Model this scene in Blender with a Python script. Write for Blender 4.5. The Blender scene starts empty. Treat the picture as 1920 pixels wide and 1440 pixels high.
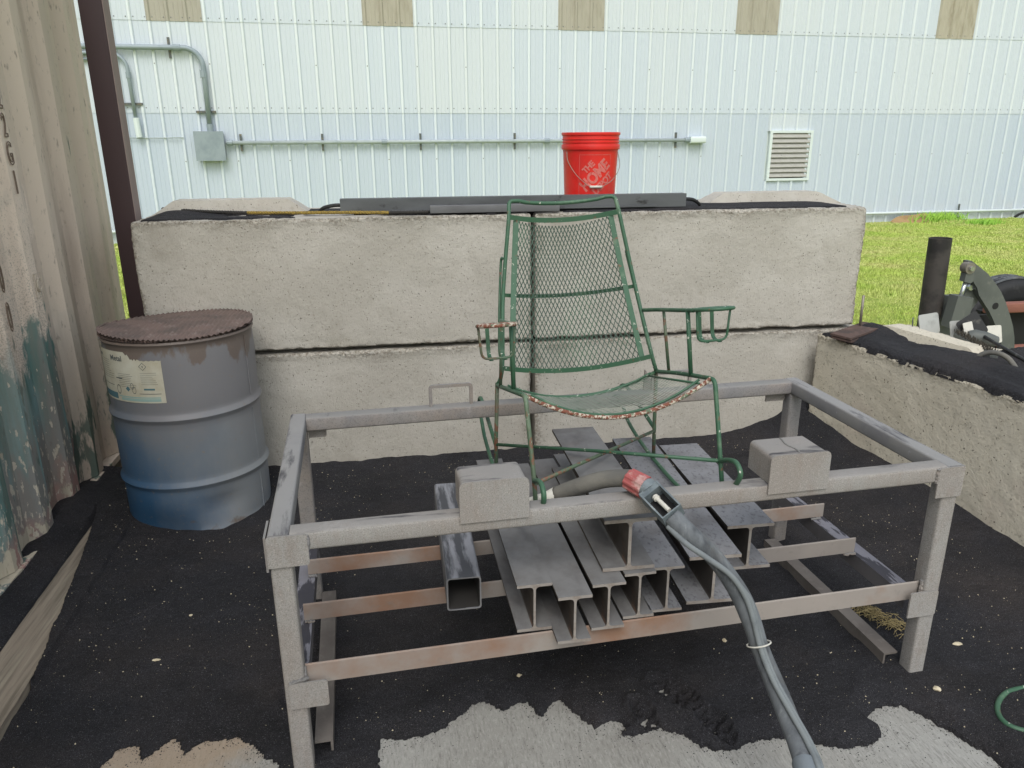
import bpy, math, random
import numpy as np
from mathutils import Vector, Matrix

# ------------------------------------------------------------------ camera, world, sun, exposure
scene = bpy.context.scene
COL = scene.collection
CAM = Vector((-0.6631, -3.5089, 1.5419))
YAW, PITCH, ROLL = 0.1575, 0.3122, -0.0058
cy, sy, cp, sp = math.cos(YAW), math.sin(YAW), math.cos(PITCH), math.sin(PITCH)
F = Vector((sy * cp, cy * cp, -sp)); R = Vector((cy, -sy, 0)); U = R.cross(F)
R2 = R * math.cos(ROLL) + U * math.sin(ROLL); U2 = -R * math.sin(ROLL) + U * math.cos(ROLL)
cam_data = bpy.data.cameras.new('camera'); cam_data.sensor_width = 36; cam_data.lens = 1417.94 / 1920 * 36
cam_data.clip_end = 500; cam_data.clip_start = 0.02
cam = bpy.data.objects.new('camera', cam_data); COL.objects.link(cam)
cam.matrix_world = Matrix(((R2.x, U2.x, -F.x, CAM.x), (R2.y, U2.y, -F.y, CAM.y), (R2.z, U2.z, -F.z, CAM.z), (0, 0, 0, 1)))
scene.camera = cam

SUN_EL, SUN_AZ = math.radians(52), math.radians(190)      # azimuth from +Y towards +X
world = bpy.data.worlds.new('World'); scene.world = world; world.use_nodes = True
wn = world.node_tree.nodes; wl = world.node_tree.links
bg = wn['Background']
sky = wn.new('ShaderNodeTexSky'); sky.sky_type = 'NISHITA'; sky.sun_disc = False
sky.sun_elevation = SUN_EL; sky.sun_rotation = SUN_AZ; sky.air_density = 1.6; sky.dust_density = 2.5; sky.ozone_density = 1.0
hs_ = wn.new('ShaderNodeHueSaturation'); hs_.inputs['Saturation'].default_value = 0.42      # overcast: nearly colourless sky
wl.new(sky.outputs['Color'], hs_.inputs['Color']); wl.new(hs_.outputs['Color'], bg.inputs['Color']); bg.inputs['Strength'].default_value = 0.15
sd = bpy.data.lights.new('sun', 'SUN'); sd.energy = 0.85; sd.angle = math.radians(28); sd.color = (1.0, 0.98, 0.94)
sun = bpy.data.objects.new('sun', sd); COL.objects.link(sun)
sdir = Vector((math.sin(SUN_AZ) * math.cos(SUN_EL), math.cos(SUN_AZ) * math.cos(SUN_EL), math.sin(SUN_EL)))
sun.rotation_euler = sdir.to_track_quat('Z', 'Y').to_euler()
sun.location = (3, -2, 8)
vs = scene.view_settings; vs.view_transform = 'Standard'; vs.look = 'None'; vs.gamma = 1; vs.exposure = 0.38
vs.use_curve_mapping = False

rnd = random.Random(7)
PI = math.pi

# ------------------------------------------------------------------ helpers
ONE = (1, 1, 1)
def lin(r, g, b):
    f = lambda c: (c / 255) / 12.92 if c / 255 <= 0.04045 else (((c / 255) + 0.055) / 1.055) ** 2.4
    return (f(r), f(g), f(b), 1)

def mat(name, col, rough=0.7, metal=0.0, mixes=(), bumps=(), spec=0.5, top=None, rand=None, edge=None):
    """mixes: (colour, scale, lo, hi, fac, stretch, zrange or None[, detail]); bumps: (scale, strength, dist, stretch)"""
    m = bpy.data.materials.new(name); m.use_nodes = True
    nt = m.node_tree; N = nt.nodes; L = nt.links
    b = N['Principled BSDF']
    b.inputs['Roughness'].default_value = rough; b.inputs['Metallic'].default_value = metal
    b.inputs['Specular IOR Level'].default_value = spec
    tc = N.new('ShaderNodeTexCoord')
    sep = N.new('ShaderNodeSeparateXYZ'); L.new(tc.outputs['Object'], sep.inputs[0])
    def coords(stretch):
        mp = N.new('ShaderNodeMapping'); L.new(tc.outputs['Object'], mp.inputs['Vector'])
        mp.inputs['Scale'].default_value = stretch
        mp.inputs['Location'].default_value = (rnd.uniform(0, 9), rnd.uniform(0, 9), rnd.uniform(0, 9))
        return mp.outputs[0]
    rgb = N.new('ShaderNodeRGB'); rgb.outputs[0].default_value = col
    cur = rgb.outputs[0]
    for mx in mixes:
        c2, scale, lo, hi, fac, stretch, zr = mx[:7]
        det = mx[7] if len(mx) > 7 else 6
        nz = N.new('ShaderNodeTexNoise'); nz.inputs['Scale'].default_value = scale; nz.inputs['Detail'].default_value = det
        nz.inputs['Roughness'].default_value = 0.6
        L.new(coords(stretch), nz.inputs['Vector'])
        src = nz.outputs['Fac']
        if zr:                        # (axis, a, b, weight): pushes the threshold along an axis
            ax, a, bb, w = zr
            mr = N.new('ShaderNodeMapRange'); mr.inputs['From Min'].default_value = a; mr.inputs['From Max'].default_value = bb
            mr.inputs['To Min'].default_value = -w; mr.inputs['To Max'].default_value = w
            L.new(sep.outputs[ax], mr.inputs['Value'])
            ad = N.new('ShaderNodeMath'); ad.operation = 'ADD'; L.new(src, ad.inputs[0]); L.new(mr.outputs[0], ad.inputs[1]); src = ad.outputs[0]
        mr = N.new('ShaderNodeMapRange'); mr.inputs['From Min'].default_value = lo; mr.inputs['From Max'].default_value = hi
        mr.inputs['To Max'].default_value = fac
        L.new(src, mr.inputs['Value'])
        mix = N.new('ShaderNodeMix'); mix.data_type = 'RGBA'
        L.new(mr.outputs[0], mix.inputs['Factor']); L.new(cur, mix.inputs['A']); mix.inputs['B'].default_value = c2
        cur = mix.outputs['Result']
    def blend(fac, c2):
        nonlocal cur
        mix = N.new('ShaderNodeMix'); mix.data_type = 'RGBA'; L.new(fac, mix.inputs['Factor']); L.new(cur, mix.inputs['A'])
        if isinstance(c2, tuple): mix.inputs['B'].default_value = c2
        else: L.new(c2, mix.inputs['B'])
        cur = mix.outputs['Result']
    def mrange(src, a, b_, t=1.0):
        mr = N.new('ShaderNodeMapRange'); mr.inputs['From Min'].default_value = a; mr.inputs['From Max'].default_value = b_; mr.inputs['To Max'].default_value = t
        L.new(src, mr.inputs['Value']); return mr.outputs[0]
    def noise(scale, stretch, det=6, dist=0.0):
        nz = N.new('ShaderNodeTexNoise'); nz.inputs['Scale'].default_value = scale; nz.inputs['Detail'].default_value = det; nz.inputs['Roughness'].default_value = .62
        nz.inputs['Distortion'].default_value = dist; L.new(coords(stretch), nz.inputs['Vector']); return nz.outputs['Fac']
    def mul(a_, b_):
        m_ = N.new('ShaderNodeMath'); m_.operation = 'MULTIPLY'; L.new(a_, m_.inputs[0]); L.new(b_, m_.inputs[1]); return m_.outputs[0]
    if top:                           # grit settled on upward faces: (dust colour, fac, grit colour, scale, stretch, threshold)
        ge = N.new('ShaderNodeNewGeometry'); sz_ = N.new('ShaderNodeSeparateXYZ'); L.new(ge.outputs['True Normal'], sz_.inputs[0])
        up = mrange(sz_.outputs[2], .45, .8)
        dcol, dfac, gcol, gs, gst, th = top[:6]; soft, gf = top[6:] if len(top) > 6 else (.035, .93)
        blend(mul(up, mrange(noise(9, ONE), .0, .55, dfac)), dcol)
        blend(mul(up, mrange(noise(gs, gst, 8, .15), th, th + soft, gf)), gcol)
    if rand:
        oi = N.new('ShaderNodeObjectInfo'); blend(mrange(oi.outputs['Random'], 0, 1, rand[1]), rand[0])
    ef = None
    if edge:                          # broken aggregate along block edges, from a mesh attribute
        at = N.new('ShaderNodeAttribute'); at.attribute_name = 'edge'; ef = at.outputs['Fac']
        blend(mul(mrange(ef, .12, .6), mrange(noise(70, ONE, 8), .42, .6, .85)), edge[0])
        blend(mul(mrange(ef, .12, .6), mrange(noise(110, ONE, 8), .52, .62, .9)), edge[1])
    L.new(cur, b.inputs['Base Color'])
    nrm = None
    if edge:
        bp = N.new('ShaderNodeBump'); bp.inputs['Strength'].default_value = 1.0; bp.inputs['Distance'].default_value = .012
        L.new(mul(mrange(ef, .1, .6), noise(75, ONE, 9)), bp.inputs['Height']); nrm = bp.outputs[0]
    for (scale, strength, dist, stretch) in bumps:
        nz = N.new('ShaderNodeTexNoise'); nz.inputs['Scale'].default_value = scale; nz.inputs['Detail'].default_value = 8
        nz.inputs['Roughness'].default_value = 0.65
        L.new(coords(stretch), nz.inputs['Vector'])
        bp = N.new('ShaderNodeBump'); bp.inputs['Strength'].default_value = strength; bp.inputs['Distance'].default_value = dist
        L.new(nz.outputs['Fac'], bp.inputs['Height'])
        if nrm: L.new(nrm, bp.inputs['Normal'])
        nrm = bp.outputs[0]
    if nrm: L.new(nrm, b.inputs['Normal'])
    return m

WM = {}                                # world matrix of each thing

def tag(o, label=None, cat=None, group=None, kind=None):
    if label: o['label'] = label
    if cat: o['category'] = cat
    if group: o['group'] = group
    if kind: o['kind'] = kind
    return o

def thing(name, label, cat, loc=(0, 0, 0), rot=None, group=None):
    o = bpy.data.objects.new(name, None); COL.objects.link(o)
    M = Matrix.Translation(loc) @ (rot.to_4x4() if rot is not None else Matrix.Identity(4))
    o.matrix_world = M; WM[o.name] = M; o.empty_display_size = 0.1
    return tag(o, label, cat, group)

class MB:
    def __init__(s): s.v = []; s.f = []
    def add(s, verts, faces):
        n = len(s.v); s.v.extend([tuple(p) for p in verts]); s.f.extend([tuple(i + n for i in f) for f in faces]); return s
    def box(s, x0, x1, y0, y1, z0, z1, M=None):
        vv = [(x, y, z) for z in (z0, z1) for y in (y0, y1) for x in (x0, x1)]
        if M is not None: vv = [M @ Vector(p) for p in vv]
        return s.add(vv, [(0, 2, 3, 1), (4, 5, 7, 6), (0, 1, 5, 4), (2, 6, 7, 3), (0, 4, 6, 2), (1, 3, 7, 5)])
    def prism(s, prof, p0, p1, up=(0, 0, 1), inner=None, caps=True):
        """extrude a 2-D profile (a across, b up) from p0 to p1; inner = hole profile"""
        p0 = Vector(p0); p1 = Vector(p1); d = (p1 - p0).normalized(); up = Vector(up)
        a = d.cross(up).normalized(); b = a.cross(d)
        n = len(prof)
        vv = [p + a * q[0] + b * q[1] for p in (p0, p1) for q in prof]
        ff = [(i, (i + 1) % n, n + (i + 1) % n, n + i) for i in range(n)]
        if inner is None:
            if caps: ff += [tuple(range(n - 1, -1, -1)), tuple(range(n, 2 * n))]
            return s.add(vv, ff)
        m = len(inner); assert m == n
        vv += [p + a * q[0] + b * q[1] for p in (p0, p1) for q in inner]
        for i in range(n):
            j = (i + 1) % n
            ff.append((2 * n + i, 3 * n + i, 3 * n + j, 2 * n + j))
            ff.append((i, 2 * n + i, 2 * n + j, j)); ff.append((n + i, n + j, 3 * n + j, 3 * n + i))
        return s.add(vv, ff)
    def tube(s, pts, r, n=8, closed=False, caps=True, flat=None):
        """round tube through pts; flat=(w,t) gives a flat strip section instead"""
        P = [Vector(p) for p in pts]; k = len(P)
        rs = r if isinstance(r, (list, tuple)) else [r] * k
        T = []
        for i in range(k):
            a = P[(i - 1) % k] if (closed or i > 0) else P[i]; b = P[(i + 1) % k] if (closed or i < k - 1) else P[i]
            t = (b - a)
            T.append(t.normalized() if t.length > 1e-9 else Vector((0, 0, 1)))
        up = Vector((0, 0, 1)) if abs(T[0].z) < 0.9 else Vector((1, 0, 0))
        nrm = (up - T[0] * up.dot(T[0])).normalized()
        vv = []
        for i in range(k):
            nrm = (nrm - T[i] * nrm.dot(T[i])).normalized(); bi = T[i].cross(nrm)
            for j in range(n):
                an = 2 * PI * j / n + (PI / n if n == 4 else 0)
                if flat: 
                    w, t = flat; q = [(w, t), (-w, t), (-w, -t), (w, -t)][j % 4]
                    vv.append(P[i] + bi * q[0] / 2 + nrm * q[1] / 2)
                else: vv.append(P[i] + (nrm * math.cos(an) + bi * math.sin(an)) * rs[i])
        ff = []
        for i in range(k if closed else k - 1):
            i2 = (i + 1) % k
            for j in range(n): ff.append((i * n + j, i * n + (j + 1) % n, i2 * n + (j + 1) % n, i2 * n + j))
        if not closed and caps:
            ff += [tuple(range(n - 1, -1, -1)), tuple((k - 1) * n + j for j in range(n))]
        return s.add(vv, ff)
    def lathe(s, prof, n=48, M=None, closed=False):
        vv = []; ff = []
        for (r, z) in prof:
            for j in range(n):
                an = 2 * PI * j / n; p = Vector((r * math.cos(an), r * math.sin(an), z)); vv.append(M @ p if M is not None else p)
        k = len(prof)
        for i in range(k - 1):
            for j in range(n): ff.append((i * n + j, i * n + (j + 1) % n, (i + 1) * n + (j + 1) % n, (i + 1) * n + j))
        return s.add(vv, ff)
    def build(s, name, m, parent=None, world=True, smooth=False, ang=None):
        me = bpy.data.meshes.new(name)
        V = s.v
        if parent is not None and world and parent.name in WM:
            Mi = WM[parent.name].inverted(); V = [tuple(Mi @ Vector(p)) for p in V]
        me.from_pydata([tuple(p) for p in V], [], s.f); me.update()
        me.materials.append(m)
        import bmesh
        bm = bmesh.new(); bm.from_mesh(me); bmesh.ops.recalc_face_normals(bm, faces=bm.faces); bm.to_mesh(me); bm.free()
        if smooth or ang:
            me.polygons.foreach_set('use_smooth', [True] * len(me.polygons))
            if ang: me.set_sharp_from_angle(angle=math.radians(ang))
        o = bpy.data.objects.new(name, me); COL.objects.link(o)
        if parent is not None:
            o.parent = parent
            if parent.name in WM: pass
        return o

def share(src, name, parent=None, loc=(0, 0, 0), rot=None, m=None):
    o = src.copy(); COL.objects.link(o); o.name = name; o.parent = parent
    o.location = loc
    if rot: o.rotation_euler = rot
    return o

def rr(w, h, r, seg=3):
    """rounded rectangle profile centred on 0"""
    P = []
    for cx, cz, a0 in ((w / 2 - r, h / 2 - r, 0), (-w / 2 + r, h / 2 - r, PI / 2), (-w / 2 + r, -h / 2 + r, PI), (w / 2 - r, -h / 2 + r, 1.5 * PI)):
        for i in range(seg + 1):
            a = a0 + (PI / 2) * i / seg; P.append((cx + r * math.cos(a), cz + r * math.sin(a)))
    return P

def spline(pts, n=8, closed=False):
    P = [Vector(p) for p in pts]; k = len(P); out = []
    for i in range(k if closed else k - 1):
        g = lambda j: P[j % k] if closed else P[max(0, min(k - 1, j))]
        p0, p1, p2, p3 = g(i - 1), g(i), g(i + 1), g(i + 2)
        for t in range(n):
            u = t / n
            out.append(0.5 * ((2 * p1) + (p2 - p0) * u + (2 * p0 - 5 * p1 + 4 * p2 - p3) * u * u + (3 * p1 - p0 - 3 * p2 + p3) * u ** 3))
    if not closed: out.append(P[-1])
    return out

def rounded(pts, r, seg=5):
    """polyline with filleted corners"""
    P = [Vector(p) for p in pts]; out = [P[0]]
    for i in range(1, len(P) - 1):
        a = (P[i - 1] - P[i]); b = (P[i + 1] - P[i]); rr_ = min(r, a.length * .45, b.length * .45)
        A = P[i] + a.normalized() * rr_; Bq = P[i] + b.normalized() * rr_
        for k in range(seg + 1):
            t = k / seg; out.append(A * (1 - t) ** 2 + P[i] * 2 * t * (1 - t) + Bq * t * t)
    out.append(P[-1]); return out

# vectorised value noise
_rs = np.random.RandomState(3); _T = _rs.rand(64, 64, 64).astype(np.float32)
def vnoise(x, y, z=0.0):
    x = np.asarray(x, np.float64); y = np.asarray(y, np.float64); z = np.asarray(z, np.float64) + np.zeros_like(x)
    xi = np.floor(x).astype(int); yi = np.floor(y).astype(int); zi = np.floor(z).astype(int)
    s = lambda t: t * t * (3 - 2 * t)
    fx, fy, fz = s(x - xi), s(y - yi), s(z - zi)
    g = lambda a, b, c: _T[(xi + a) % 64, (yi + b) % 64, (zi + c) % 64]
    l = lambda a, b, t: a + (b - a) * t
    return l(l(l(g(0, 0, 0), g(1, 0, 0), fx), l(g(0, 1, 0), g(1, 1, 0), fx), fy),
             l(l(g(0, 0, 1), g(1, 0, 1), fx), l(g(0, 1, 1), g(1, 1, 1), fx), fy), fz) * 2 - 1
def fbm(x, y, z=0.0, o=4):
    t = 0; a = 1; f = 1; w = 0
    for _ in range(o): t = t + a * vnoise(np.asarray(x) * f + 7.3 * _, np.asarray(y) * f + 3.1 * _, np.asarray(z) * f); w += a; a *= .5; f *= 2
    return t / w

def grid_mesh(name, X, Y, Z, m, parent=None, mask=None, smooth=True):
    ny, nx = X.shape
    co = np.stack([X, Y, Z], -1).reshape(-1, 3)
    idx = np.arange(ny * nx).reshape(ny, nx)
    q = np.stack([idx[:-1, :-1], idx[:-1, 1:], idx[1:, 1:], idx[1:, :-1]], -1).reshape(-1, 4)
    if mask is not None:
        mk = mask.reshape(-1); q = q[mk[q].any(1)]
        used = np.unique(q); rm = -np.ones(ny * nx, int); rm[used] = np.arange(len(used)); co = co[used]; q = rm[q]
    if parent is not None:
        Mi = np.array(WM[parent.name].inverted()); co = co @ Mi[:3, :3].T + Mi[:3, 3]
    me = raw_mesh(name, co, q); me.materials.append(m)
    if smooth: me.polygons.foreach_set('use_smooth', [True] * len(me.polygons))
    o = bpy.data.objects.new(name, me); COL.objects.link(o); o.parent = parent
    return o

def raw_mesh(name, co, faces):
    me = bpy.data.meshes.new(name); k = faces.shape[1]
    me.vertices.add(len(co)); me.vertices.foreach_set('co', np.asarray(co, np.float32).ravel())
    me.loops.add(faces.size); me.loops.foreach_set('vertex_index', faces.astype(np.int32).ravel())
    me.polygons.add(len(faces)); me.polygons.foreach_set('loop_start', np.arange(0, faces.size, k, dtype=np.int32))
    me.update(calc_edges=True); me.validate(); return me

def text_geo(body, size, bold=0.0, outline=None, spacing=1.0):
    c = bpy.data.curves.new('t', 'FONT'); c.body = body; c.size = size; c.align_x = 'CENTER'; c.align_y = 'CENTER'
    c.offset = bold; c.resolution_u = 3; c.space_character = spacing
    if outline: c.fill_mode = 'NONE'; c.bevel_depth = outline; c.bevel_resolution = 0
    o = bpy.data.objects.new('t', c); COL.objects.link(o)
    dg = bpy.context.evaluated_depsgraph_get(); me = bpy.data.meshes.new_from_object(o.evaluated_get(dg))
    vv = [v.co.copy() for v in me.vertices]; ff = [tuple(p.vertices) for p in me.polygons]
    bpy.data.objects.remove(o); bpy.data.curves.remove(c); bpy.data.meshes.remove(me)
    return vv, ff

# ------------------------------------------------------------------ materials
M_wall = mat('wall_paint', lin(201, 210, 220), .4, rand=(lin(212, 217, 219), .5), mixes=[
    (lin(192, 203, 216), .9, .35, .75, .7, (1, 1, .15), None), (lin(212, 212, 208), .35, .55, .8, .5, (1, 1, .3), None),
    (lin(186, 198, 203), 14, .6, .9, .35, (1, 1, .04), None), (lin(236, 243, 246), 1, .45, .55, .6, ONE, (1, -.020, -.038, 2))], bumps=[(40, .05, .002, (1, 1, .1))])  # last mix paints a highlight onto the rib crowns, masked by depth
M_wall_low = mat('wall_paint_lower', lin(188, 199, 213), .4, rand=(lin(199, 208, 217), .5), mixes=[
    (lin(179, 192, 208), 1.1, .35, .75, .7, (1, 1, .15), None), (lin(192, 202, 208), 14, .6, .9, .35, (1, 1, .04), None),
    (lin(194, 194, 188), 2, .3, .9, .6, (1, 1, 1), (2, .5, -.4, .5)), (lin(230, 238, 243), 1, .45, .55, .6, ONE, (1, -.012, -.028, 2))])  # last mix: rib crown highlight painted into the colour here too
M_sky = mat('fibreglass', lin(174, 168, 152), .7, rand=(lin(166, 162, 152), .8), mixes=[(lin(146, 138, 118), 9, .45, .7, .7, (1, 1, .3), None),
    (lin(196, 190, 172), 22, .5, .8, .6, (1, 1, .08), None)], bumps=[(60, .3, .004, ONE)])
M_screw = mat('screw', lin(120, 124, 126), .6)
M_conduit = mat('conduit', lin(168, 178, 180), .5, .05, mixes=[(lin(140, 152, 156), 8, .45, .7, .6, ONE, None)])
M_galv = mat('galvanised', lin(146, 158, 165), .5, .1, mixes=[(lin(120, 134, 142), 6, .45, .7, .6, ONE, None)])
M_galv_dark = mat('strut', lin(92, 98, 98), .6, .2, mixes=[(lin(150, 130, 90), 20, .5, .7, .6, ONE, None)])
M_louvre = mat('louvre', lin(172, 171, 166), .6, mixes=[(lin(148, 145, 138), 10, .45, .7, .7, (1, 1, 4), None)])
M_trim = mat('trim_white', lin(214, 224, 224), .5)
M_conc = mat('concrete', lin(186, 182, 173), .95, spec=.2, edge=(lin(128, 120, 108), lin(196, 190, 178)), mixes=[
    (lin(168, 164, 154), 2.2, .35, .7, .7, ONE, None), (lin(198, 195, 187), 5, .5, .75, .5, ONE, None),
    (lin(180, 166, 157), 1.2, .55, .75, .5, ONE, None), (lin(148, 142, 129), 60, .56, .72, .55, ONE, None),
    (lin(88, 84, 76), 120, .69, .74, .8, ONE, None, 1), (lin(140, 134, 122), 5, .56, .78, .5, (1, 1, .6), None)],
    bumps=[(130, .55, .006, (1, 1, .55)), (28, .35, .012, ONE), (300, .4, .003, ONE)])
M_conc_y = mat('concrete_tan', lin(206, 200, 184), .95, spec=.2, edge=(lin(128, 120, 104), lin(190, 182, 166)), mixes=[
    (lin(190, 182, 163), 2.2, .35, .7, .7, ONE, None), (lin(186, 168, 156), 1.5, .55, .75, .7, ONE, None),
    (lin(118, 110, 94), 60, .56, .72, .5, ONE, None), (lin(84, 78, 68), 85, .69, .74, .85, ONE, None, 1)],
    bumps=[(110, .45, .006, ONE), (24, .4, .012, ONE), (300, .4, .003, ONE)])
M_floor = mat('floor_concrete', lin(158, 158, 153), .95, spec=.2, mixes=[
    (lin(136, 134, 128), 3, .35, .7, .7, ONE, None), (lin(182, 181, 176), 150, .50, .72, .5, (1, .35, 1), None),
    (lin(112, 110, 106), 190, .5, .68, .6, (1, .16, 1), None), (lin(160, 138, 112), 1.6, .5, .62, .6, ONE, (0, -.6, -1.2, .25)),
    (lin(70, 68, 66), 220, .6, .72, .6, ONE, None)],
    bumps=[(190, .3, .003, (1, .2, 1)), (260, .5, .004, ONE)])
M_sand = mat('blasting_sand', lin(43, 43, 47), .8, spec=.3, mixes=[
    (lin(64, 58, 56), 1.6, .45, .70, .8, ONE, None), (lin(28, 28, 31), 3, .48, .70, .85, ONE, None), (lin(58, 58, 64), 7, .55, .75, .5, ONE, None),
    (lin(16, 16, 18), 330, .46, .62, .85, ONE, None, 3), (lin(122, 122, 128), 420, .62, .70, .8, ONE, None, 2)],
    bumps=[(420, .9, .005, ONE), (60, .5, .012, ONE), (11, .5, .05, ONE)])
M_grass_soil = mat('lawn_ground', lin(164, 178, 92), .95, spec=.1, mixes=[
    (lin(166, 158, 92), 1.1, .45, .7, .8, ONE, None), (lin(100, 132, 40), 7, .45, .7, .7, ONE, None),
    (lin(176, 156, 112), 2.2, .62, .72, .8, ONE, None)], bumps=[(50, .8, .04, ONE)])
def leaf(name, col, c2, c3):
    return mat(name, col, .7, spec=.2, mixes=[(c2, .9, .42, .68, .9, ONE, None), (c3, 3.5, .5, .7, .7, ONE, None)])
M_grass = leaf('grass_blade', lin(182, 200, 104), lin(206, 204, 140), lin(158, 190, 80))
M_weed = leaf('weed', lin(150, 196, 84), lin(170, 206, 90), lin(120, 180, 50))
DUST = lin(160, 155, 149)
GRIT = lin(58, 58, 64); TDUST = lin(128, 128, 126)
M_table = mat('dusty_steel', lin(136, 134, 133), .85, spec=.25, top=(TDUST, .95, GRIT, 7, (2.2, .9, 1), .58, .12, .8), mixes=[
    (lin(150, 140, 131), 3, .42, .6, .8, ONE, None), (lin(118, 118, 122), 6, .5, .7, .7, (1, 1, 1), None),
    (lin(100, 96, 94), 45, .56, .74, .5, (1, .4, 1), None), (lin(172, 168, 164), 30, .62, .78, .5, ONE, None), (lin(96, 94, 92), 300, .52, .64, .45, ONE, None, 2)],
    bumps=[(350, .25, .0015, ONE), (30, .2, .003, ONE)])
M_table_dust = mat('tan_dusted_steel', lin(153, 151, 148), .9, spec=.2, top=(lin(136, 134, 131), .9, GRIT, 5, (.7, 4.2, 1), .55, .10, .85), mixes=[
    (lin(146, 139, 133), 3.5, .42, .62, .8, ONE, None), (lin(132, 118, 109), 42, .50, .70, .4, (1, 1, .3), None), (lin(168, 164, 158), 24, .6, .74, .6, ONE, None), (lin(112, 106, 100), 330, .5, .62, .5, ONE, None, 2), (lin(184, 178, 170), 280, .60, .68, .5, ONE, None, 2)],
    bumps=[(300, .4, .002, ONE), (30, .2, .003, ONE)])
M_side_rail = mat('gritty_side_rail', lin(136, 135, 133), .85, spec=.25, top=(lin(140, 140, 139), .95, GRIT, 5, (4.2, .7, 1), .54, .10, .85), mixes=[
    (lin(112, 112, 118), 5, .42, .62, .7, ONE, None), (lin(176, 176, 180), 40, .64, .74, .6, ONE, None)], bumps=[(300, .3, .002, ONE)])
M_table_top = mat('gritty_support', lin(104, 102, 104), .85, spec=.25, top=(lin(128, 128, 136), .9, GRIT, 10, (2.5, .5, 1), .48), mixes=[
    (lin(92, 90, 92), 5, .42, .62, .7, ONE, None)], bumps=[(300, .3, .002, ONE)])
M_tube = mat('gritty_square_tube', lin(122, 122, 124), .8, spec=.3, top=(lin(136, 138, 144), .9, lin(62, 64, 68), 6, (4, .6, 1), .44, .10, .9), mixes=[
    (lin(100, 100, 102), 8, .42, .62, .7, ONE, None)], bumps=[(300, .3, .002, ONE)])
M_bar = mat('bar_steel', lin(148, 141, 135), .85, spec=.25, mixes=[
    (lin(160, 152, 145), 4, .45, .65, .7, ONE, None), (lin(136, 102, 80), 2.2, .49, .64, .85, ONE, None),
    (lin(120, 116, 112), 40, .58, .72, .4, ONE, None)], bumps=[(350, .25, .0015, ONE)])
M_beam = mat('beam_steel', lin(72, 67, 64), .75, .05, spec=.3, top=(lin(122, 122, 122), 1.0, lin(92, 90, 90), 9, (1.2, .7, 1), .50, .2, .7), mixes=[
    (lin(104, 96, 88), 5, .45, .65, .8, (1, .5, 1), None), (lin(56, 48, 43), 7, .48, .62, .85, ONE, None), (lin(112, 80, 60), 12, .58, .70, .6, ONE, None)], bumps=[(260, .2, .001, ONE)])
M_beam2 = mat('beam_steel_sandy', lin(72, 68, 66), .75, .05, spec=.3, top=(lin(132, 133, 136), 1.0, lin(72, 72, 77), 70, (1.3, .8, 1), .53, .12, .6), mixes=[
    (lin(104, 98, 92), 5, .45, .65, .8, ONE, None), (lin(60, 52, 48), 9, .52, .66, .8, ONE, None)], bumps=[(260, .25, .001, ONE)])
M_runner = mat('dark_dusty_steel', lin(112, 107, 102), .85, mixes=[(lin(92, 86, 82), 6, .42, .62, .7, ONE, None), (lin(130, 124, 118), 30, .55, .7, .5, ONE, None)])
M_bore_shade = mat('painted_bore_shade', lin(50, 48, 46), .9)  # dark colour stands in for the shade inside the square tube
M_beam_end = mat('beam_cut_end', lin(146, 140, 134), .8, mixes=[(lin(112, 96, 84), 30, .5, .7, .7, ONE, None)])
def chipped(name, base, rust=.62, extra=()):
    return mat(name, base, .5, spec=.5, mixes=[(lin(66, 98, 76), 9, .4, .65, .7, ONE, None), (lin(112, 134, 110), 14, .56, .7, .6, ONE, None),
        (lin(112, 74, 56), 40, rust, rust + .05, .9, ONE, None), (lin(196, 198, 186), 60, .645, .67, .95, ONE, None)] + list(extra),
        bumps=[(60, .3, .002, ONE)])
M_green = chipped('chipped_green', lin(52, 92, 68), .63)
M_green_rust = chipped('rusty_green', lin(82, 98, 78), .53, [(lin(96, 84, 66), 7, .5, .62, .7, ONE, None)])
M_rust_rim = mat('peeling_rusty_paint', lin(118, 70, 54), .8, mixes=[(lin(196, 190, 174), 110, .50, .55, .9, ONE, None), (lin(84, 106, 84), 50, .55, .60, .9, ONE, None),
    (lin(92, 56, 44), 70, .55, .65, .7, ONE, None)], bumps=[(80, .5, .003, ONE)])
M_mesh = mat('mesh_green', lin(44, 70, 56), .6, mixes=[(lin(78, 92, 84), 6, .5, .68, .8, ONE, None), (lin(54, 96, 70), 3, .5, .6, .7, ONE, None)])
M_seatmesh = mat('seat_mesh_dusty', lin(126, 136, 126), .7, mixes=[(lin(160, 164, 154), 5, .45, .65, .8, ONE, None), (lin(60, 92, 70), 12, .55, .7, .8, ONE, None)])
M_post = mat('maroon_post', lin(52, 37, 39), .6, mixes=[(lin(64, 44, 46), 3, .4, .7, .8, (1, 1, .2), None)], bumps=[(80, .1, .002, ONE)])
M_post_side = mat('pale_post_side', lin(150, 134, 128), .8, mixes=[(lin(128, 112, 108), 5, .4, .7, .8, (1, 1, .3), None)])  # paler tone for one face of the post
M_red = mat('red_plastic', lin(222, 42, 36), .38, mixes=[(lin(196, 66, 60), 6, .48, .68, .6, ONE, None), (lin(186, 20, 20), 3, .5, .7, .6, ONE, None)], bumps=[(30, .05, .002, ONE)])
M_red_print = mat('worn_print', lin(206, 112, 104), .7, mixes=[(lin(200, 60, 54), 60, .55, .66, .8, ONE, None)])
M_wire = mat('steel_wire', lin(140, 134, 124), .5, .5)
M_black = mat('black_rubber', lin(30, 31, 32), .7, mixes=[(lin(60, 60, 60), 20, .55, .7, .6, ONE, None)])
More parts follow.
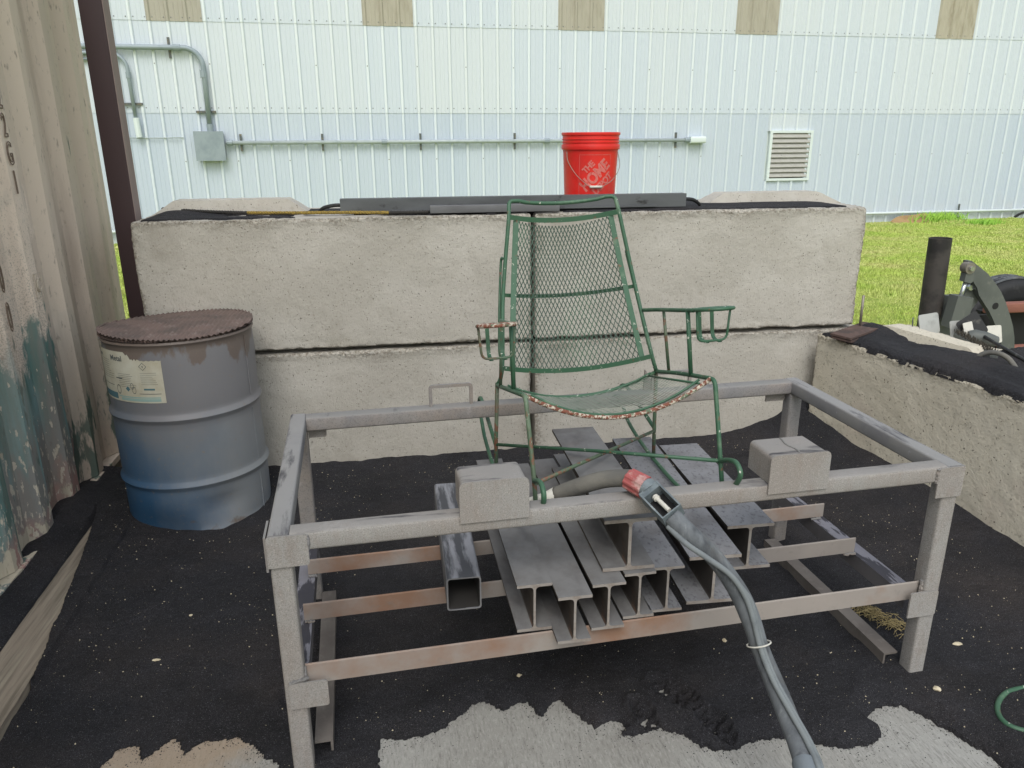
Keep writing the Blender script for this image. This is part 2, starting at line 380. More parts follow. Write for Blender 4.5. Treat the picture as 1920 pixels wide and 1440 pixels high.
M_steel_dark = mat('dark_steel', lin(98, 101, 103), .6, .3, mixes=[(lin(74, 76, 78), 5, .42, .62, .8, (.4, 1, 1), None), (lin(42, 40, 40), 16, .6, .68, .8, (.6, 1, 1), None),
    (lin(88, 70, 64), 12, .58, .72, .6, (.5, 1, 1), (0, .3, 1.3, .16))])
M_steel_light = mat('grey_strip', lin(116, 117, 119), .55, .3, mixes=[(lin(98, 98, 100), 8, .45, .65, .7, (.4, 1, 1), None)])
M_hose = mat('dusty_hose', lin(82, 86, 90), .85, mixes=[(lin(118, 123, 127), 11, .42, .62, .8, (1, 1, .5), None), (lin(52, 55, 60), 16, .50, .66, .85, (1, 1, .4), None), (lin(140, 144, 146), 40, .62, .72, .6, (1, 1, .3), None),
    (lin(110, 104, 94), 6, .55, .7, .6, ONE, None)], bumps=[(60, .4, .004, ONE)])
M_hose_brown = mat('dusty_brown_hose', lin(94, 93, 89), .85, mixes=[(lin(118, 115, 106), 9, .42, .62, .8, (.5, 1, 1), None), (lin(84, 82, 78), 18, .52, .7, .8, ONE, None)], bumps=[(60, .4, .004, ONE)])
M_cable = mat('dusty_cable', lin(118, 124, 126), .8, mixes=[(lin(96, 102, 106), 20, .5, .7, .7, ONE, None)])
M_collar = mat('red_collar', lin(160, 84, 82), .7, mixes=[(lin(188, 160, 154), 30, .48, .6, .8, ONE, None), (lin(128, 52, 52), 14, .55, .7, .7, ONE, None)])
M_cast = mat('worn_cast_metal', lin(122, 132, 136), .6, .3, mixes=[(lin(86, 96, 102), 14, .45, .6, .8, ONE, None), (lin(178, 184, 184), 24, .6, .72, .8, ONE, None)], bumps=[(90, .3, .002, ONE)])
M_offwhite = mat('off_white', lin(206, 204, 194), .7, mixes=[(lin(176, 174, 166), 30, .5, .7, .6, ONE, None)])
M_tape = mat('silver_tape', lin(112, 120, 126), .7, .0, bumps=[(50, .5, .004, ONE)])
M_wood = mat('weathered_wood', lin(140, 129, 114), .9, mixes=[(lin(100, 92, 80), 55, .42, .62, .85, (1, .04, 1), None), (lin(160, 152, 134), 60, .5, .7, .7, (1, .05, 1), None)], bumps=[(80, .7, .004, (1, .05, 1))])
M_cont = mat('container_paint', lin(224, 210, 194), .8, spec=.3, mixes=[
    (lin(206, 190, 174), 1.6, .4, .66, .8, (1, 1, .5), None), (lin(190, 182, 170), 9, .5, .7, .5, ONE, None),
    (lin(122, 120, 110), 170, .54, .66, .6, ONE, (2, 1.45, .75, .08)),
    (lin(96, 126, 120), 3.2, .50, .53, 1.0, (1, 1, .5), (2, 1.15, .45, .2)),
    (lin(132, 160, 160), 3.6, .50, .66, .75, (1, 3, .4), (2, 1.0, .3, .14)),
    (lin(134, 130, 126), 2.6, .52, .62, .85, (1, 3, .5), (2, .9, .2, .12)),
    (lin(172, 132, 124), 3.4, .54, .66, .8, (1, 1, .8), (2, .62, .1, .16)),
    (lin(204, 196, 178), 48, .61, .63, .95, (1, 1, .4), (2, .85, .05, .07)),
    (lin(190, 182, 162), 12, .56, .60, .95, (1, 1, .8), (2, .26, .02, .12)),
    (lin(206, 192, 176), 4.5, .47, .52, .9, (1, 1, .5), (1, -1.0, -.62, .28)), (lin(84, 106, 98), 9, .60, .64, .9, (1, 1, .3), (2, 1.1, .1, .06)), (lin(112, 104, 94), 60, .60, .70, .55, (1, 1, .35), None), (lin(150, 132, 118), 3, .5, .72, .5, (1, 3, .3), None)],
    bumps=[(220, .25, .002, ONE), (7, .15, .01, ONE)])
M_outline = mat('faded_outline', lin(112, 98, 86), .8)
M_outline2 = mat('faded_outline_light', lin(186, 176, 160), .8)
M_drum = mat('drum_blue', lin(46, 82, 114), .5, mixes=[
    (lin(92, 104, 116), 2.0, .34, .72, .95, (1, 1, .6), (2, .05, .6, .28)),
    (lin(134, 136, 136), 1.8, .40, .76, .85, (1, 1, .5), (0, -.2, .22, .25)), (lin(118, 116, 118), 1.6, .40, .62, .8, ONE, (2, .25, .75, .3)),
    (lin(122, 120, 122), 3, .52, .72, .8, ONE, (2, .45, .85, .2)),
    (lin(104, 92, 84), 7, .56, .60, .9, (1, 1, .35), (2, .60, .84, .22)),
    (lin(134, 118, 100), 60, .6, .75, .5, ONE, None),
    (lin(96, 84, 74), 14, .52, .62, .85, ONE, (2, .1, -.04, .22))], bumps=[(200, .12, .001, ONE), (10, .1, .006, ONE)])
M_lid = mat('reddish_grey_sheet', lin(114, 97, 90), .85, mixes=[(lin(88, 79, 74), 9, .42, .64, .8, ONE, None), (lin(140, 128, 122), 24, .55, .72, .6, ONE, None)], bumps=[(90, .3, .003, ONE)])
M_label = mat('stained_label', lin(188, 186, 170), .7, mixes=[(lin(168, 160, 138), 9, .45, .68, .8, ONE, None), (lin(200, 200, 188), 6, .55, .7, .6, ONE, None)])
M_ink = mat('label_ink', lin(92, 98, 98), .8); M_ink_teal = mat('label_teal', lin(74, 108, 118), .8); M_ink_pale = mat('label_pale_teal', lin(140, 166, 160), .8)
M_rope_y = mat('yellow_rope', lin(156, 132, 60), .9, mixes=[(lin(60, 56, 44), 160, .5, .56, .9, (1, 3, 3), None)])
M_rope_k = mat('black_rope', lin(48, 47, 46), .9, mixes=[(lin(86, 82, 74), 160, .56, .62, .8, (1, 3, 3), None)])
M_rustplate = mat('rusty_plate', lin(88, 70, 64), .85, mixes=[(lin(62, 54, 52), 14, .45, .65, .8, ONE, None), (lin(120, 100, 92), 30, .55, .7, .7, ONE, None)])
M_paleplate = mat('pale_plate', lin(176, 178, 174), .55, .2, mixes=[(lin(132, 134, 130), 14, .5, .68, .8, ONE, None)])
M_blackplate = mat('black_plate', lin(38, 38, 38), .5, .2, mixes=[(lin(90, 88, 82), 24, .58, .68, .8, ONE, None)])
M_arm = mat('grey_machine_paint', lin(98, 102, 98), .6, .1, mixes=[(lin(80, 84, 82), 5, .45, .65, .8, ONE, None), (lin(128, 128, 120), 20, .6, .74, .6, ONE, None)])
M_rustred = mat('red_oxide_steel', lin(150, 100, 84), .75, mixes=[(lin(124, 78, 66), 8, .45, .65, .8, (.3, 1, 1), None)])
M_pipe = mat('scorched_pipe', lin(70, 66, 63), .7, .2, mixes=[(lin(36, 35, 35), 6, .45, .6, .85, ONE, None), (lin(98, 90, 82), 8, .56, .72, .6, ONE, None)])
M_chrome = mat('chrome_rod', lin(190, 194, 196), .25, .8)
M_bone = mat('pale_stone', lin(206, 196, 170), .9, mixes=[(lin(170, 156, 128), 60, .45, .65, .8, ONE, None)])
M_straw = mat('dry_straw', lin(150, 136, 96), .9)
M_brown = mat('brown_sheet', lin(160, 132, 92), .85, mixes=[(lin(130, 104, 70), 4, .45, .65, .8, ONE, None)])
M_roof = mat('canopy_sheet', lin(180, 182, 180), .5, .2)
M_bristle = mat('bristle', lin(66, 62, 54), .9, mixes=[(lin(120, 116, 104), 60, .55, .68, .8, ONE, None)])
M_dark = mat('dark_void', lin(28, 28, 29), .8)

# ------------------------------------------------------------------ large structure: ground, floor, building
# lawn terrain: one sheet to the horizon
def lawn_z(x, y):
    t = np.clip((np.asarray(y) - 1.0) / 11.0, 0, 1)
    return -0.075 - 0.19 * t + 0.03 * fbm(np.asarray(x) * .5, np.asarray(y) * .5) * np.clip((np.asarray(y) - .9) / 2, 0, 1)
gx = np.concatenate([np.linspace(-150, -16, 12), np.linspace(-15, 25, 130), np.linspace(27, 150, 12)])
gy = np.concatenate([np.linspace(-150, -5, 12), np.linspace(-4, 14, 80), np.linspace(16, 150, 12)])
X, Y = np.meshgrid(gx, gy)
o = grid_mesh('ground', X, Y, lawn_z(X, Y), M_grass_soil); tag(o, 'green and tan lawn ground between the block wall and the white building', kind='structure')

mb = MB().box(-4.2, 2.6, -7.0, 0.68, -0.16, -0.008)
tag(mb.build('floor', M_floor), 'broom finished grey concrete floor showing through the black sand', kind='structure')

# white ribbed metal building
BA = 0.0443; BY = 11.817
Rb = Matrix.Rotation(BA, 3, 'Z')
bld = thing('metal_building', 'white ribbed metal building wall with fibreglass skylight panels behind the lawn', 'building', (0, BY, 0), Rb)
PW = 0.9144; S0 = -2.73
def panel_profile():
    pr = []
    for k in range(3):
        c = k * 0.3048
        pr += [(c - .040, 0), (c - .016, -.032), (c + .016, -.032), (c + .040, 0)]
        for d in (.115, .190):
            pr += [(c + d - .014, 0), (c + d - .006, -.0045), (c + d + .006, -.0045), (c + d + .014, 0)]
    pr.append((PW - .040, 0))
    return pr
PR = panel_profile()
def panel_mb(z0, z1, y=0.0):
    m = MB(); n = len(PR)
    v = [(a, b + y, z) for z in (z0, z1) for (a, b) in PR] + [(a, b + y + .006, z) for z in (z0, z1) for (a, b) in PR]
    f = []
    for i in range(n - 1):
        f.append((i, i + 1, n + i + 1, n + i)); f.append((2 * n + i, 3 * n + i, 3 * n + i + 1, 2 * n + i + 1))
        f.append((i, 2 * n + i, 2 * n + i + 1, i + 1)); f.append((n + i, n + i + 1, 3 * n + i + 1, 3 * n + i))
    f.append((0, n, 3 * n, 2 * n)); f.append((n - 1, 3 * n - 1, 4 * n - 1, 2 * n - 1))
    return m.add(v, f)
def wall_row(z0, z1, y, m, skip=(), name='wall_panel'):
    first = None
    for k in range(-12, 26):
        if k in skip: continue
        if first is None:
            first = panel_mb(z0, z1, y).build(name, m, bld, world=False); first.location = (S0 + k * PW, 0, 0)
        else: share(first, name, bld, (S0 + k * PW, 0, 0))
SKY_K = (-2, 2, 6, 10, 15, -6, 19)
VENT_K = (11,)
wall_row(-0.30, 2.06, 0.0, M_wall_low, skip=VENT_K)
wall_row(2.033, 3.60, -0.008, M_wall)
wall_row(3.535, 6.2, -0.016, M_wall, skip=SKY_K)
first = None
for k in SKY_K:
    if first is None:
        first = panel_mb(3.53, 6.2, -0.018).build('skylight_panel', M_sky, bld, world=False); first.location = (S0 + k * PW, 0, 0)
    else: share(first, 'skylight_panel', bld, (S0 + k * PW, 0, 0))
# the panel run that carries the vent: above and below it
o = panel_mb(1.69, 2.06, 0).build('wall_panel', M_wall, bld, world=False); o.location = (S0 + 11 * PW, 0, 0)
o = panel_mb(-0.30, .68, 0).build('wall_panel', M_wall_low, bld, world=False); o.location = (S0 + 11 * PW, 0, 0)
MB().box(-13.7, 22, 0.03, 14, -.35, 6.15).build('wall_core', M_trim, bld, world=False)
MB().add([(-14, -.4, 6.15), (22.3, -.4, 6.15), (22.3, 7, 8), (-14, 7, 8), (22.3, 14.4, 6.15), (-14, 14.4, 6.15)],
         [(0, 1, 2, 3), (3, 2, 4, 5), (0, 5, 4, 1), (0, 3, 5), (1, 4, 2)]).build('roof', M_roof, bld, world=False)
# foundation strip at the foot
MB().box(-13.8, 22.1, -.05, .02, -.5, -.275).build('foundation', M_conc, bld, world=False)
mb = MB()
def screw(s, z, y): mb.add([(s + .011 * math.cos(a), y, z + .011 * math.sin(a)) for a in [i * PI / 3 for i in range(6)]] + [(s, y - .008, z)],
                           [(i, (i + 1) % 6, 6) for i in range(6)])
for k in range(-4, 20):
    screw(S0 + k * PW, 2.849, -.042)
    for j in range(3):
        b = S0 + k * PW + j * .3048
        for zz, yy in ((3.59, -.020), (2.12, -.010)):
            screw(b + .06, zz, yy); screw(b + .245, zz, yy)
    screw(S0 + k * PW + .3048, 1.20, -.034)
tag(mb.build('screws', M_screw, bld, world=False), kind='stuff')

def on_bld(name, label, cat, s, z, y=0, group=None):
    p = Vector((0, BY, 0)) + Rb @ Vector((s, y, z))
    return thing(name, label, cat, p, Rb, group)
def wloc(t, s, z): return Matrix.Identity(4)
# conduit run along the wall
def bl(s, z, off=-.06): return Vector((0, BY, 0)) + Rb @ Vector((s, off, z))
def strap_mb(s, z, vertical=True, L=.3):
    m = MB(); 
    if vertical: m.add([bl(s + a, z + b, c) for b in (-L / 2, L / 2) for a, c in ((-.02, -.034), (.02, -.034), (.02, -.062), (-.02, -.062))], [(0, 1, 5, 4), (1, 2, 6, 5), (2, 3, 7, 6), (3, 0, 4, 7), (0, 3, 2, 1), (4, 5, 6, 7)])
    else: m.add([bl(s + b, z + a, c) for b in (-L / 2, L / 2) for a, c in ((-.02, -.034), (.02, -.034), (.02, -.062), (-.02, -.062))], [(0, 1, 5, 4), (1, 2, 6, 5), (2, 3, 7, 6), (3, 0, 4, 7), (0, 3, 2, 1), (4, 5, 6, 7)])
    return m
t = on_bld('conduit_run', 'long horizontal grey conduit running right from the electrical box across the white wall', 'conduit', -3.5, 1.52)
MB().tube([bl(-3.52, 1.52, -.09), bl(5.5, 1.52, -.09)], .036, 10).build('pipe', M_conduit, t, smooth=True)
for s in (-3.258, -1.807, .017, 1.857, 5.219): strap_mb(s, 1.52).build('clamp', M_galv_dark, t)
for s in (-.67, 2.5, -3.45, 5.45): MB().tube([bl(s - .05, 1.52, -.09), bl(s + .05, 1.52, -.09)], .048, 10).build('coupling', M_galv, t, ang=30)
MB().prism(rr(.15, .13, .03), bl(5.5, 1.52, -.10), bl(5.83, 1.525, -.10)).build('end_box', M_trim, t, ang=40)
t = on_bld('electrical_box', 'square grey electrical box on the white wall where the conduits meet', 'electrical box', -3.79, 1.23)
m4 = MB(); c0 = bl(-3.79, 1.225, -.10); 
m4.add([bl(s, z, y) for y in (-.035, -.17) for s, z in ((-4.03, 1.225), (-3.55, 1.225), (-3.55, 1.705), (-4.03, 1.705))], [(0, 1, 2, 3), (4, 7, 6, 5), (0, 4, 5, 1), (1, 5, 6, 2), (2, 6, 7, 3), (3, 7, 4, 0)])
m4.build('body', M_galv, t)
MB().add([bl(s, z, y) for y in (-.170, -.182) for s, z in ((-4.045, 1.21), (-3.535, 1.21), (-3.535, 1.72), (-4.045, 1.72))], [(0, 1, 2, 3), (4, 7, 6, 5), (0, 4, 5, 1), (1, 5, 6, 2), (2, 6, 7, 3), (3, 7, 4, 0)]).build('cover', M_galv, t)
t = on_bld('conduit_run', 'thick conduit bending down from the upper left into the electrical box', 'conduit', -3.8, 1.7)
pts = [bl(-8.5, 3.10, -.10), bl(-4.05, 3.10, -.10)] + [bl(-4.05 + .3 * math.sin(a), 2.80 + .3 * math.cos(a), -.10) for a in [i * PI / 16 for i in range(1, 9)]] + [bl(-3.76, 1.72, -.10)]
MB().tube(pts, .045, 10).build('pipe', M_galv, t, smooth=True)
strap_mb(-4.28, 3.10, True, .34).build('clamp', M_galv_dark, t); strap_mb(-3.80, 2.05, False, .34).build('clamp', M_galv_dark, t)
strap_mb(-5.80, 3.0, True, .4).build('clamp', M_galv_dark, t)
for s, z, v in ((-4.15, 3.10, 0), (-3.762, 2.68, 1), (-3.76, 1.78, 1)):
    MB().tube([bl(s - (0 if v else .06), z - (.06 if v else 0), -.10), bl(s + (0 if v else .06), z + (.06 if v else 0), -.10)], .056, 10).build('coupling', M_galv, t, ang=30)
t = on_bld('conduit_run', 'thinner conduit bending down beside the maroon post to a short stub', 'conduit', -4.98, 1.62)
pts = [bl(-8.5, 3.00, -.09), bl(-5.25, 3.00, -.09)] + [bl(-5.25 + .25 * math.sin(a), 2.75 + .25 * math.cos(a), -.09) for a in [i * PI / 16 for i in range(1, 9)]] + [bl(-4.98, 1.9, -.09)]
MB().tube(pts, .032, 10).build('pipe', M_galv, t, smooth=True)
strap_mb(-5.01, 2.18, False, .34).build('clamp', M_galv_dark, t)
MB().tube([bl(-5.0, 2.60, -.09), bl(-5.0, 2.70, -.09)], .042, 10).build('coupling', M_galv, t, ang=30)
MB().tube([bl(-4.98, 1.95, -.09), bl(-4.97, 1.62, -.09)], .052, 10).build('stub', M_trim, t, ang=30)
MB().tube([bl(-8.5, 2.90, -.07), bl(-5.3, 2.90, -.07)], .022, 8).build('pipe', M_galv, t, smooth=True)
t = on_bld('wire', 'thin wire hung sideways along the wall from the short conduit stub', 'wire', -4.9, 1.61)
MB().tube(spline([bl(-5.3, 1.62, -.05), bl(-4.9, 1.61, -.05), bl(-4.24, 1.615, -.05)], 4), .009, 6).build('strand', M_conduit, t)
# vent
t = on_bld('louvre_vent', 'square louvred metal vent low on the white wall right of the red bucket', 'vent', 7.82, .70)
def bbox(s0, s1, z0, z1, y0, y1): return MB().add([bl(s, z, y) for y in (y1, y0) for s, z in ((s0, z0), (s1, z0), (s1, z1), (s0, z1))], [(0, 1, 2, 3), (4, 7, 6, 5), (0, 4, 5, 1), (1, 5, 6, 2), (2, 6, 7, 3), (3, 7, 4, 0)])
fr = bbox(7.33, 7.39, .68, 1.70, -.05, .02); 
for a in ((8.27, 8.33, .68, 1.70), (7.39, 8.27, .68, .73), (7.39, 8.27, 1.65, 1.70)): q_ = bbox(*a, -.05, .02); fr.add(q_.v, q_.f)
fr.build('frame', M_trim, t)
bbox(7.39, 8.27, .73, 1.65, .005, .025).build('backing', M_dark, t)
for i in range(9):
    z = .75 + i * .1
    MB().add([bl(s, zz, yy) for s in (7.392, 8.268) for zz, yy in ((z + .092, -.012), (z + .088, -.006), (z, -.046), (z + .004, -.050), (z + .016, -.050))], [(0, 1, 2, 3, 4), (9, 8, 7, 6, 5), (0, 5, 6, 1), (1, 6, 7, 2), (2, 7, 8, 3), (3, 8, 9, 4), (4, 9, 5, 0)]).build('slat', M_louvre, t)
# low white pipe along the foot of the wall
t = on_bld('low_pipe', 'white pipe running along the foot of the building just above the grass', 'pipe', 6, -.07)
MB().tube([bl(-9, -.01, -.08), bl(20, -.085, -.08)], .03, 8).build('pipe', M_trim, t, smooth=True)
for s in (12.19, 1.0, -5.75): MB().tube([bl(s, -.16, -.07), bl(s, .10, -.07)], .02, 6).build('clamp', M_galv_dark, t)

# ------------------------------------------------------------------ steel post at the left
t = thing('steel_post', 'maroon square steel post standing between the container and the block wall', 'post', (-1.86, .29, 0))
x0, x1, y0, y1 = -1.905, -1.81, .25, .345
MB().prism(rr(.095, .095, .006), ((x0 + x1) / 2, .2975, -.1), ((x0 + x1) / 2, .2975, 2.86), up=(0, 1, 0)).build('post', M_post, t, ang=40)
MB().box(x1, x1 + .003, .256, .339, -.1, 2.86).build('pale_side_skin', M_post_side, t)  # thin paler skin over the right face of the post

# ------------------------------------------------------------------ concrete blocks
Bk = 0.6096
def axis_pts(a, b, fine=.008, coarse=.016):
    P = [a]; 
    for k in range(6): P.append(P[-1] + fine)
    Q = [b - fine * k for k in range(6, -1, -1)]
    n = max(2, int((Q[0] - P[-1]) / coarse)); mid = list(np.linspace(P[-1], Q[0], n + 1))[1:-1]
    return np.array(P + mid + Q)
def block_mesh(L, D, H, seed, rough=.004, r=.014, waver=0):
    ax = [axis_pts(0, L), axis_pts(0, D), axis_pts(0, H)]; dims = (L, D, H)
    V = {}; co = []; fs = []
    def vid(i, j, k):
        key = (i, j, k)
        if key not in V: V[key] = len(co); co.append((ax[0][i], ax[1][j], ax[2][k]))
        return V[key]
    n = [len(a) - 1 for a in ax]
    for d in range(3):
        e, f = [(1, 2), (2, 0), (0, 1)][d]
        for side in (0, n[d]):
            for p in range(n[e]):
                for q in range(n[f]):
                    def g(pp, qq):
                        t3 = [0, 0, 0]; t3[d] = side; t3[e] = pp; t3[f] = qq; return vid(*t3)
                    quad = [g(p, q), g(p + 1, q), g(p + 1, q + 1), g(p, q + 1)]
                    if side == 0: quad.reverse()
                    fs.append(quad)
    co = np.array(co)
    s = seed * 5.7
    rn = r * (1 + .9 * fbm(co[:, 0] * 9 + s, co[:, 1] * 9, co[:, 2] * 9, 3)) + .010 * np.clip(fbm(co[:, 0] * 28 + s, co[:, 1] * 28, co[:, 2] * 28, 3), -.3, 1)
    rn = rn + .012 * np.abs(fbm(co[:, 0] * 60 + s, co[:, 1] * 60, co[:, 2] * 60, 2)); rn = np.clip(rn, .003, .04)[:, None]
    de = np.sort(np.minimum(co, np.array(dims) - co), axis=1)[:, 1]
    wd = .022 * (1 + 1.2 * fbm(co[:, 0] * 6 + s, co[:, 1] * 6, co[:, 2] * 6 + 4, 3)); edge = np.exp(-de / np.clip(wd, .006, 1))
    inner = np.clip(co, rn, np.array(dims) - rn)
    dlt = co - inner; ln = np.linalg.norm(dlt, axis=1, keepdims=True)
    out = inner + dlt / np.maximum(ln, 1e-9) * np.minimum(ln, rn)
    nn = dlt / np.maximum(ln, 1e-9)
    disp = rough * fbm(co[:, 0] * 5 + s, co[:, 1] * 5, co[:, 2] * 5, 4) + rough * .35 * fbm(co[:, 0] * 45 + s, co[:, 1] * 45, co[:, 2] * 45, 2) - rough + edge * .006 * (fbm(co[:, 0] * 80 + s, co[:, 1] * 80, co[:, 2] * 80, 2) - .4)
    return out + nn * disp[:, None], np.array(fs), edge
def block(label, loc, rotz, L, D, H, seed, m, rough=.004, lugs=()):
    t = thing('concrete_block', label, 'concrete block', loc, Matrix.Rotation(rotz, 3, 'Z'), 'stacked rough concrete blocks')
    co, fs, edge = block_mesh(L, D, H, seed, rough)
    me = raw_mesh('body', co, fs); me.materials.append(m); at = me.attributes.new('edge', 'FLOAT', 'POINT'); at.data.foreach_set('value', edge.astype(np.float32)); me.polygons.foreach_set('use_smooth', [True] * len(me.polygons))
    o = bpy.data.objects.new('body', me); COL.objects.link(o); o.parent = t
    for (a0, a1, b0, b1, yy0, yy1, h) in lugs:
        k = MB(); nx = 36
        vs_ = []
        for i in range(nx + 1):
            x = a0 + (a1 - a0) * i / nx
            hh = h * min(1, max(0, (x - a0) / max(1e-6, b0 - a0)), max(0, (a1 - x) / max(1e-6, a1 - b1))) + .001 * rnd.uniform(-1, 1) - .004
            ins = .03 * hh / h
            vs_ += [(x, yy0, H - .02), (x, yy0 + ins + rnd.uniform(-.0015, .0015), H + hh), (x, yy1 - ins, H + hh), (x, yy1, H - .02)]
        f_ = []
        for i in range(nx):
            for j in range(3): f_.append((i * 4 + j, i * 4 + j + 1, i * 4 + 5 + j, i * 4 + 4 + j))
        f_ += [(0, 1, 2, 3), (nx * 4 + 3, nx * 4 + 2, nx * 4 + 1, nx * 4)]
        k.add(vs_, f_).build('lug', m, t, world=False, ang=35)
    return t
XL, XR = -1.770, 1.696
block('lower left concrete block of the back wall, behind the blue drum', (XL, 0, 0), 0, -XL - .006, Bk, Bk - .006, 1, M_conc)
block('lower right concrete block of the back wall, behind the table', (0.006, 0, 0), 0, 1.745, Bk, Bk - .006, 2, M_conc)
block('upper left concrete block of the back wall carrying the yellow rope', (XL, 0, Bk + .002), 0, -XL - .003, Bk, Bk, 3, M_conc, .005,
      [(XL * 0 + .03, .74, .13, .645, .25, .42, .066)])
block('upper right concrete block of the back wall with rough right end', (0.003, 0, Bk + .002), 0, XR, Bk, Bk, 4, M_conc, .005,
      [(.94, 1.69, 1.045, 1.575, .25, .42, .058)])
RA = math.atan2(.983, -.181) - PI        # local +x runs towards the viewer
RB = Matrix.Rotation(math.atan2(-.983, .181), 3, 'Z')
P0 = Vector((1.434, -.085, 0))
# right block: local x along the face towards the camera, local y away to the right
ang = math.atan2(-.983, .181)
block('tan concrete block at right running toward the viewer with black sand on top', P0, ang, 1.83, Bk, Bk, 5, M_conc_y, .005,
      [(.06, .74, .16, .64, .25, .40, .055)])

# ------------------------------------------------------------------ shipping container side at the left
cont = thing('shipping_container', 'old corrugated shipping container wall with peeling tan, teal and red paint', 'shipping container', (-2.08, .65, 0.03))
CY1, CY0 = .64, -5.2
pr = []; y = CY1
pr.append((CY1, -.02)); y = CY1 - .03
seq = [(.070, 0), (.068, -.046), (.070, -.046), (.068, 0)]
# phase so that an outer flat ends at y = -.81, -.53, -.25 ...
y = .60; x = 0
pts = [(CY1, .006), (y, .006)]
ph = 0
yy = .585
pts.append((yy, .0))
while yy > CY0:
    for dy, x in ((.070, 0), (.060, -.040), (.078, -.040), (.070, 0)):
        yy -= dy; pts.append((yy, x))
XO = -2.055
zs = [.075, .12, .3, .6, .9, 1.2, 1.6, 2.0, 2.3, 2.56]
mb = MB(); n = len(pts)
for z in zs:
    for (a, b) in pts:
        dent = .006 * math.sin(a * 3.1 + z * 4) if z < 1.5 else 0
        mb.v.append((XO + b + dent * .5, a, z + (.0 if z > .1 else .0)))
for i in range(len(zs) - 1):
    for j in range(n - 1): mb.f.append((i * n + j, i * n + j + 1, (i + 1) * n + j + 1, (i + 1) * n + j))
mb.build('side_wall', M_cont, cont, ang=20)
MB().box(XO - .075, XO + .012, CY0, CY1, .045, .072).build('bottom_rail', M_cont, cont)
MB().box(XO - .07, XO + .01, CY0, CY1, 2.561, 2.62).build('top_rail', M_cont, cont)
MB().box(XO - 2.4, XO - .12, CY0, CY1 - .01, .05, 2.60).build('shell', M_cont, cont)
MB().box(XO - .118, XO - .012, CY1 - .004, CY1 + .02, .074, 2.56).build('corner_post', M_cont, cont)
# faint outlined numerals and box
def cont_text(body, y, z, size, sx, m, xo=.004):
    vv, ff = text_geo(body, size, 0, .0022)
    k = MB(); k.add([(XO + xo + v.z, y + v.x * sx, z + v.y) for v in vv], ff); k.build('lettering', m, cont)
FL = .555                    # outer flat centres: .55 - k*.278
flat = lambda k: .55 - k * .278
for ch, z in (('J', 1.82), ('2', 1.70), ('2', 1.60), ('G', 1.50), ('1', 1.395)): cont_text(ch, -.285, z, .12, .5, M_outline)
for ch, z in (('0', 1.075), ('0', .93)): cont_text(ch, -.545, z, .155, .38, M_outline)
cont_text('C', -.262, 1.00, .075, .8, M_outline2)
k = MB(); ys = (-.292, -.232); zz = (.955, 1.05)
k.tube([(XO + .004, ys[0], zz[0]), (XO + .004, ys[1], zz[0]), (XO + .004, ys[1], zz[1]), (XO + .004, ys[0], zz[1])], .0018, 4, closed=True); k.build('lettering', M_outline2, cont)

# ------------------------------------------------------------------ sand on the floor
P1 = [(-1.49, -1.86), (-1.481, -1.799), (-1.461, -1.739), (-1.411, -1.728), (-1.384, -1.789), (-1.344, -1.749), (-1.319, -1.714), (-1.275, -1.783), (-1.236, -1.744), (-1.18, -1.747), (-1.146, -1.743), (-1.105, -1.779), (-1.071, -1.822), (-1.026, -1.857), (-1.0, -1.95), (-1.1, -2.4), (-1.6, -2.4)]
P2 = [(-0.79, -2.0), (-0.765, -1.918), (-0.759, -1.812), (-0.723, -1.823), (-0.651, -1.822), (-0.591, -1.8), (-0.543, -1.762), (-0.502, -1.726), (-0.469, -1.714), (-0.442, -1.741), (-0.414, -1.763), (-0.38, -1.742), (-0.347, -1.734), (-0.332, -1.776), (-0.308, -1.812), (-0.283, -1.763), (-0.25, -1.744), (-0.227, -1.794), (-0.193, -1.842), (-0.179, -1.875), (-0.151, -1.859), (-0.118, -1.85), (-0.09, -1.883), (-0.112, -1.906), (-0.076, -1.912), (0.004, -1.901), (0.053, -1.933), (0.081, -1.977), (0.128, -2.005), (0.164, -2.009), (0.2, -1.997), (0.244, -1.985), (0.298, -1.984), (0.381, -2.017), (0.455, -2.048), (0.53, -2.051), (0.583, -2.031), (0.6, -1.994), (0.586, -1.961), (0.622, -1.936), (0.665, -1.921), (0.71, -1.929), (0.742, -1.977), (0.781, -2.055), (0.817, -2.127), (0.84, -2.3), (0.8, -2.7), (-0.7, -2.7)]
def sdist(P, X, Y):
    P = np.array(P); d = np.full(X.shape, 1e9); inside = np.zeros(X.shape, bool)
    for i in range(len(P)):
        a = P[i]; b = P[(i + 1) % len(P)]; e = b - a; L2 = (e ** 2).sum()
        t = np.clip(((X - a[0]) * e[0] + (Y - a[1]) * e[1]) / L2, 0, 1)
        d = np.minimum(d, np.hypot(X - a[0] - t * e[0], Y - a[1] - t * e[1]))
        c = ((a[1] > Y) != (b[1] > Y)); 
        with np.errstate(divide='ignore', invalid='ignore'): xi = (b[0] - a[0]) * (Y - a[1]) / (b[1] - a[1] + 1e-12) + a[0]
        inside ^= (c & (X < xi))
    return np.where(inside, -d, d)
sx = np.concatenate([np.linspace(-2.13, -1.72, 120)[:-1], np.linspace(-1.72, 2.0, 580)])
sy_ = np.concatenate([np.linspace(-3.2, -2.22, 40)[:-1], np.linspace(-2.2, -1.45, 175)[:-1], np.linspace(-1.45, .05, 130)])
X, Y = np.meshgrid(sx, sy_)
